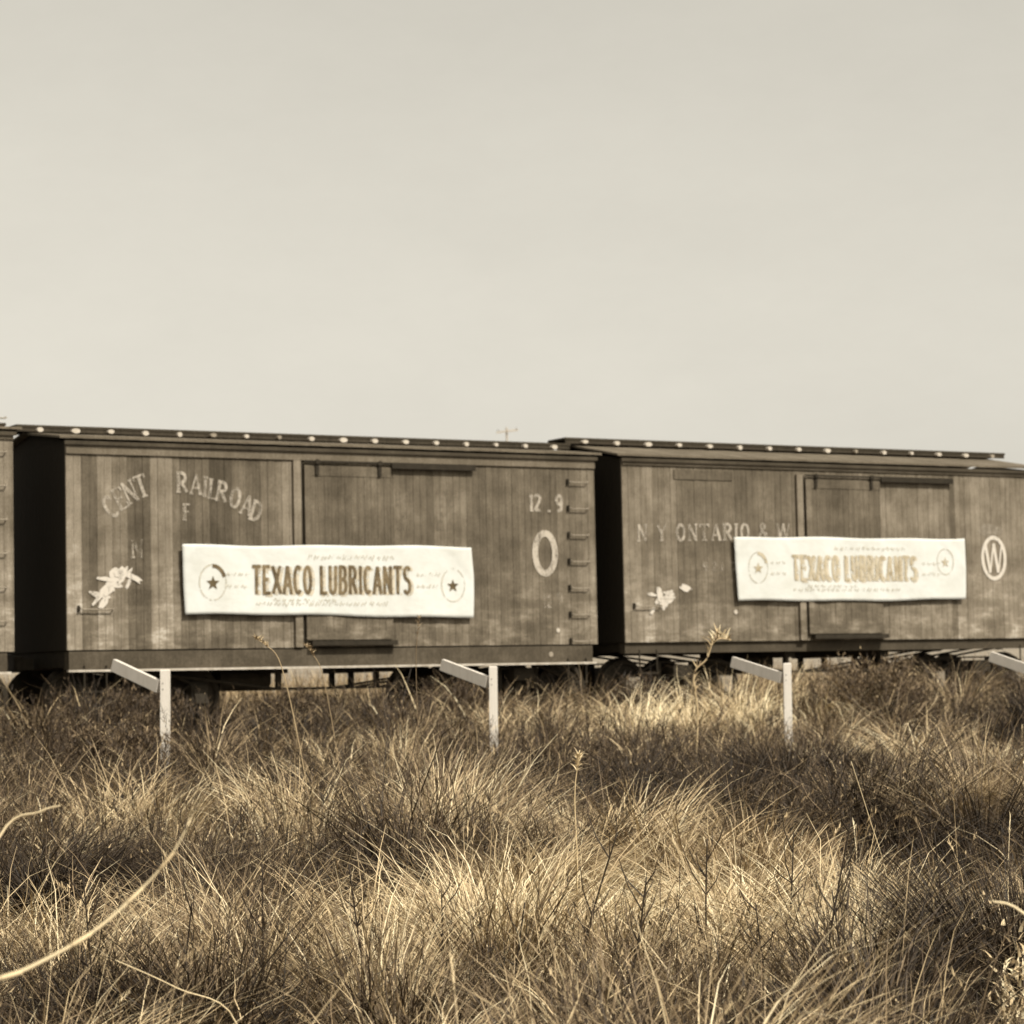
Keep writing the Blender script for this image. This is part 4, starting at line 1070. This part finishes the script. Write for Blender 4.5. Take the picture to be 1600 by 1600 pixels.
def strand_obj(name, pts, r0, r1, tone, label, cat, extra=None, group=None, mat=None):
    """smooth round stem through points, with optional leaves"""
    P = [Vector(p) for p in pts]
    # Catmull-Rom
    out = []
    for i in range(len(P) - 1):
        p0 = P[max(i - 1, 0)]; p1 = P[i]; p2 = P[i + 1]; p3 = P[min(i + 2, len(P) - 1)]
        for k in range(6):
            t = k / 6
            out.append(0.5 * ((2 * p1) + (-p0 + p2) * t + (2 * p0 - 5 * p1 + 4 * p2 - p3) * t * t + (-p0 + 3 * p1 - 3 * p2 + p3) * t ** 3))
    out.append(P[-1])
    o0 = out[0].copy()
    root = empty(name, o0)
    mb = MB(); mb.tube([q - o0 for q in out], r0, 7, tone, r1); mb.build('stem', M['veg'], root, smooth=True)
    tag(root, label, cat, group)
    return root, [q - o0 for q in out]

def add_leaves(root, path, n, Lr, wd, tone, t0=0.3, name='leaves', up=0.5, tsd=.08):
    idx = (rng.uniform(t0, 1, n) * (len(path) - 1)).astype(int)
    base = np.array([list(path[i]) for i in idx])
    L = rng.uniform(Lr[0], Lr[1], n)
    c = blades(base, rng.uniform(0, 2 * np.pi, n), L, rng.uniform(.2, .9, n) * (1 - up * .3), rng.uniform(0, .8, n), np.full(n, wd), rng.normal(tone, tsd, n), 5)
    return mesh_from([c], name, M['veg'], (0, 0, 0), root)

gL = float(ground_z(-2.0, 5.4))
# thick pale cane crossing the bottom left corner
r1_, p1_ = strand_obj('dry_cane', [(-1.85, 5.6, -0.93), (-1.62, 5.75, -0.30), (-1.36, 5.95, -0.04), (-1.17, 6.02, 0.035), (-1.02, 6.06, 0.115), (-0.905, 6.1, 0.215), (-0.83, 6.1, 0.30), (-0.785, 6.1, 0.385)], 0.0080, 0.0014, 0.86,
           'thick pale cane bowing across the bottom left corner', 'dry cane')
for k in (9, 16, 22, 28, 33):
    if k < len(p1_) - 1:
        rq = 0.0080 + (0.0014 - 0.0080) * k / (len(p1_) - 1) + 0.0004
        mb = MB(); q = p1_[k]; dd = (p1_[k + 1] - q).normalized()
        mb.lathe(q, dd, [(-0.004, rq * 0.9), (-0.001, rq * 1.22), (0.003, rq * 1.15), (0.05, rq * 1.0)], 9, 0.7 if k % 2 else 0.8)
        mb.build('node', M['veg'], r1_, smooth=True)
# short pale straw at the left edge
strand_obj('dry_cane', [(-1.75, 6.9, -0.93), (-1.65, 7.1, -0.2), (-1.50, 7.3, 0.27), (-1.38, 7.3, 0.345), (-1.32, 7.3, 0.362)], 0.006, 0.002, 0.85, 'thin pale straw poking in at the left edge above the thick cane', 'dry cane')
strand_obj('dry_cane', [(2.05, 7.0, -0.93), (1.75, 7.0, -0.45), (1.42, 7.0, -0.01), (1.30, 7.0, 0.06)], 0.007, 0.003, 0.90, 'thin pale straw poking in at the right edge, low down', 'dry cane')

def at(u, v, y):
    """world point on the camera's line of sight, used only to read real positions off the photograph"""
    a, b = u - 800, v - 800
    c, s = math.cos(roll), math.sin(roll)
    X, Yv = (a * c - b * s) / 3935.07, -(a * s + b * c) / 3935.07
    dy = math.cos(pitch) - Yv * math.sin(pitch); dz = math.sin(pitch) + Yv * math.cos(pitch)
    return Vector((X / dy * y, y, CAM_Z + dz / dy * y))
def gpt(x, y): return Vector((x, y, float(ground_z(x, y)) - 0.02))

# nodding seed stalks in front of the middle car
def seed_stalk(tip, mid, y, base_u, label, tone, r0=0.005, n=60):
    t_, m_ = at(*tip, y), at(*mid, y); b_ = at(base_u, 1150, y); b_ = gpt(b_.x, y)
    top = m_.lerp(t_, 0.62) + Vector((0, 0, (t_ - m_).length * 0.12))
    root, path = strand_obj('seed_stalk', [b_, b_.lerp(m_, .55) + Vector((.02, 0, .0)), m_, top, t_], r0, r0 * .4, tone, label, 'grass stalk', group='tall nodding seed stalks')
    add_leaves(root, path, n, (.02, .055), .008, tone + .05, .72, 'seed_head')
seed_stalk((398, 998), (440, 1042), 18.0, 500, 'tall nodding seed stalk reaching over the sill of the middle boxcar, left', 0.60)
seed_stalk((478, 1010), (505, 1058), 18.5, 545, 'thinner seed stalk right of the tall nodding one under the door', 0.55, 0.004)
seed_stalk((655, 965), (650, 1040), 19.0, 645, 'upright faint stalk beneath the right end of the dark-lettered banner', 0.40, 0.004, 30)
seed_stalk((905, 1180), (898, 1250), 12.5, 885, 'short plumed stalk in the middle of the field', 0.75, 0.004, 50)

# pale crooked weed beside the third post
def crooked():
    y = 26.5
    b_ = gpt(at(1082, 1130, y).x, y)
    pts = [b_, at(1090, 1120, y), at(1084, 1055, y), at(1104, 1030, y), at(1112, 1008, y), at(1124, 998, y + .05), at(1142, 1000, y + .1)]
    root, path = strand_obj('crooked_weed', pts, .011, .007, .66, 'pale crooked weed with drooping leaves just left of the third post', 'weed')
    add_leaves(root, path[-14:], 26, (.08, .20), .022, .82, .1, up=.2, tsd=.14)
    add_leaves(root, path[:-10], 18, (.08, .2), .016, .62, .3)
crooked()

def shrub(x, y, H, Wd, n, tone, label, tsd=.12, twig=.006, lw=.014, ll=(.03, .09)):
    g = float(ground_z(x, y)); root = empty('bush', (x, y, g)); tag(root, label, 'bush')
    mb = MB(); rr = random.Random(int(x * 100) + 3); tips = []
    for k in range(n):
        a = rr.uniform(0, 2 * math.pi); rad = rr.uniform(0.1, 1) ** .7 * Wd / 2; h = H * rr.uniform(.45, 1.0) * (1 - .35 * (rad / (Wd / 2)) ** 2)
        p = [Vector((0.05 * math.cos(a), 0.05 * math.sin(a), 0)), Vector((rad * .45 * math.cos(a), rad * .45 * math.sin(a), h * .5)), Vector((rad * math.cos(a + .2), rad * math.sin(a + .2), h))]
        mb.tube(p, twig, 4, .22, twig * .3)
        for q in range(7):
            t = rr.uniform(.35, 1); b = p[0].lerp(p[1], t * 2) if t < .5 else p[1].lerp(p[2], t * 2 - 1)
            e_ = b + Vector((rr.gauss(0, .09), rr.gauss(0, .09), rr.uniform(.03, .16))); mb.tube([b, e_], twig * .5, 3, .25, twig * .2)
            tips += [tuple(b.lerp(e_, rr.random())) for _ in range(7)]
    mb.build('twigs', M['veg'], root)
    tips = np.array(tips) + rng.normal(0, .02, (len(tips), 3)); m_ = len(tips)
    c = blades(tips, rng.uniform(0, 6.28, m_), rng.uniform(*ll, m_), rng.uniform(.1, .9, m_), rng.uniform(0, .5, m_), lw * rng.uniform(.5, 1.3, m_), rng.normal(tone, tsd, m_), 4)
    mesh_from([c], 'foliage', M['veg'], (0, 0, 0), root)
b = train_pt(9.6, -4.3); shrub(b.x, b.y, 1.22, 1.9, 230, .36, 'twiggy grey bush standing before the rightmost boxcar, right of the third post')
shrub(2.95, 25.2, 0.62, 1.5, 110, .26, 'low dark bush in the grass below the third post')
b = at(1110, 1190, 20.0); 
shrub(2.08, 10.0, 0.62, 0.55, 60, .80, 'small pale-leaved bush in the bottom right corner', .16, .004, .016, (.03, .07))
for (s_t, d_t, hb_, wb_, nb_, lb_) in ((0.2, -1.9, 0.85, 1.5, 90, 'dark scrub bush hiding the left wheels of the middle boxcar'), (2.5, -1.5, 0.72, 1.2, 70, 'small dark bush under the middle boxcar, right of the first post'),
                                     (4.9, -1.6, 0.80, 1.5, 90, 'dark bush under the middle boxcar, left of the second post'), (7.6, -1.8, 0.80, 1.6, 90, 'dark brush below the gap between the two lettered boxcars'),
                                     (13.2, -3.0, 0.85, 1.5, 90, 'dark bush before the right end of the rightmost boxcar')):
    b = train_pt(s_t, d_t); shrub(b.x, b.y, hb_, wb_, nb_, .24, lb_)
b = at(180, 1120, 24.0); shrub(b.x, b.y, 0.62, 1.3, 90, .28, 'low scrubby bush at the foot of the leftmost post')

# dark upright twiggy stalks in the foreground
dark_spots = [(1105, 1340, 9.6, 0.0), (1240, 1330, 10.2, .02), (1330, 1310, 9.0, .06), (1300, 1420, 8.6, -.03), (965, 1330, 9.2, .08), (1010, 1400, 8.4, .05), (545, 1380, 9.0, -.04),
              (410, 1380, 8.8, .0), (130, 1400, 8.4, -.02), (690, 1420, 9.4, .02), (820, 1440, 8.8, .03), (1460, 1330, 9.8, .0), (1180, 1440, 8.9, -.02), (300, 1440, 9.1, .03)]
where = ['left of centre right', '', '']
names14 = ['dark twiggy weed stalk a third in from the right, leaning slightly', 'dark weed stalk rising beside the pale grass right of centre', 'dark forked stalk above the bottom right bush',
           'short dark stalk at the bottom, between forked stalk and centre', 'long leaning dark stalk just right of centre', 'lower dark stalk leaning under the long one right of centre', 'slim dark stalk left of centre',
           'dark straight stalk crossing the ground right of the thick cane', 'dark stalk in front of the thick pale cane at bottom left', 'short dark stalk at bottom centre, left one', 'short dark stalk at bottom centre, right one',
           'dark stalk standing up in front of the right edge tussock', 'low dark stalk among straw at the bottom right of centre', 'short dark stalk at the bottom, right of the cane']
for i, (u, v, y, ln) in enumerate(dark_spots):
    y += 1.8; t_ = at(u, v - 30, y); bx = t_.x - ln * 3; b_ = gpt(bx, y)
    mid = b_.lerp(t_, .5) + Vector((random.uniform(-.03, .03), 0, 0))
    root, path = strand_obj('weed_stalk', [b_, mid, t_], .0062, .0028, .08, names14[i], 'weed stalk', group='dark weed stalks in the foreground')
    mb = MB(); rr = random.Random(i)
    for q in range(9):
        k = int(rr.uniform(.3, .95) * (len(path) - 1)); b0 = path[k]; sg = rr.choice((-1, 1))
        e_ = b0 + Vector((sg * rr.uniform(.03, .10), rr.uniform(-.05, .05), rr.uniform(.08, .22)))
        mb.tube([b0, b0.lerp(e_, .5) + Vector((sg * .012, 0, 0)), e_], .0034, 4, .10, .0016)
    mb.build('twigs', M['veg'], root)

# pale straws lying in the grass
straws = [((180, 1500), (370, 1600), 8.6, 'pale straw crossing the bottom edge at left'), ((1330, 1190), (1385, 1370), 12.0, 'long pale straw hanging in front of the dark hollow')]
for (a, b, y, lb) in straws:
    A, B = at(*a, y), at(*b, y + .25); g = gpt(B.x + .05, y + .3)
    strand_obj('dry_straw', [g, B, A.lerp(B, .5) + Vector((0, 0, .015)), A], .0032, .0016, .86, lb, 'straw', group='fallen pale straws')
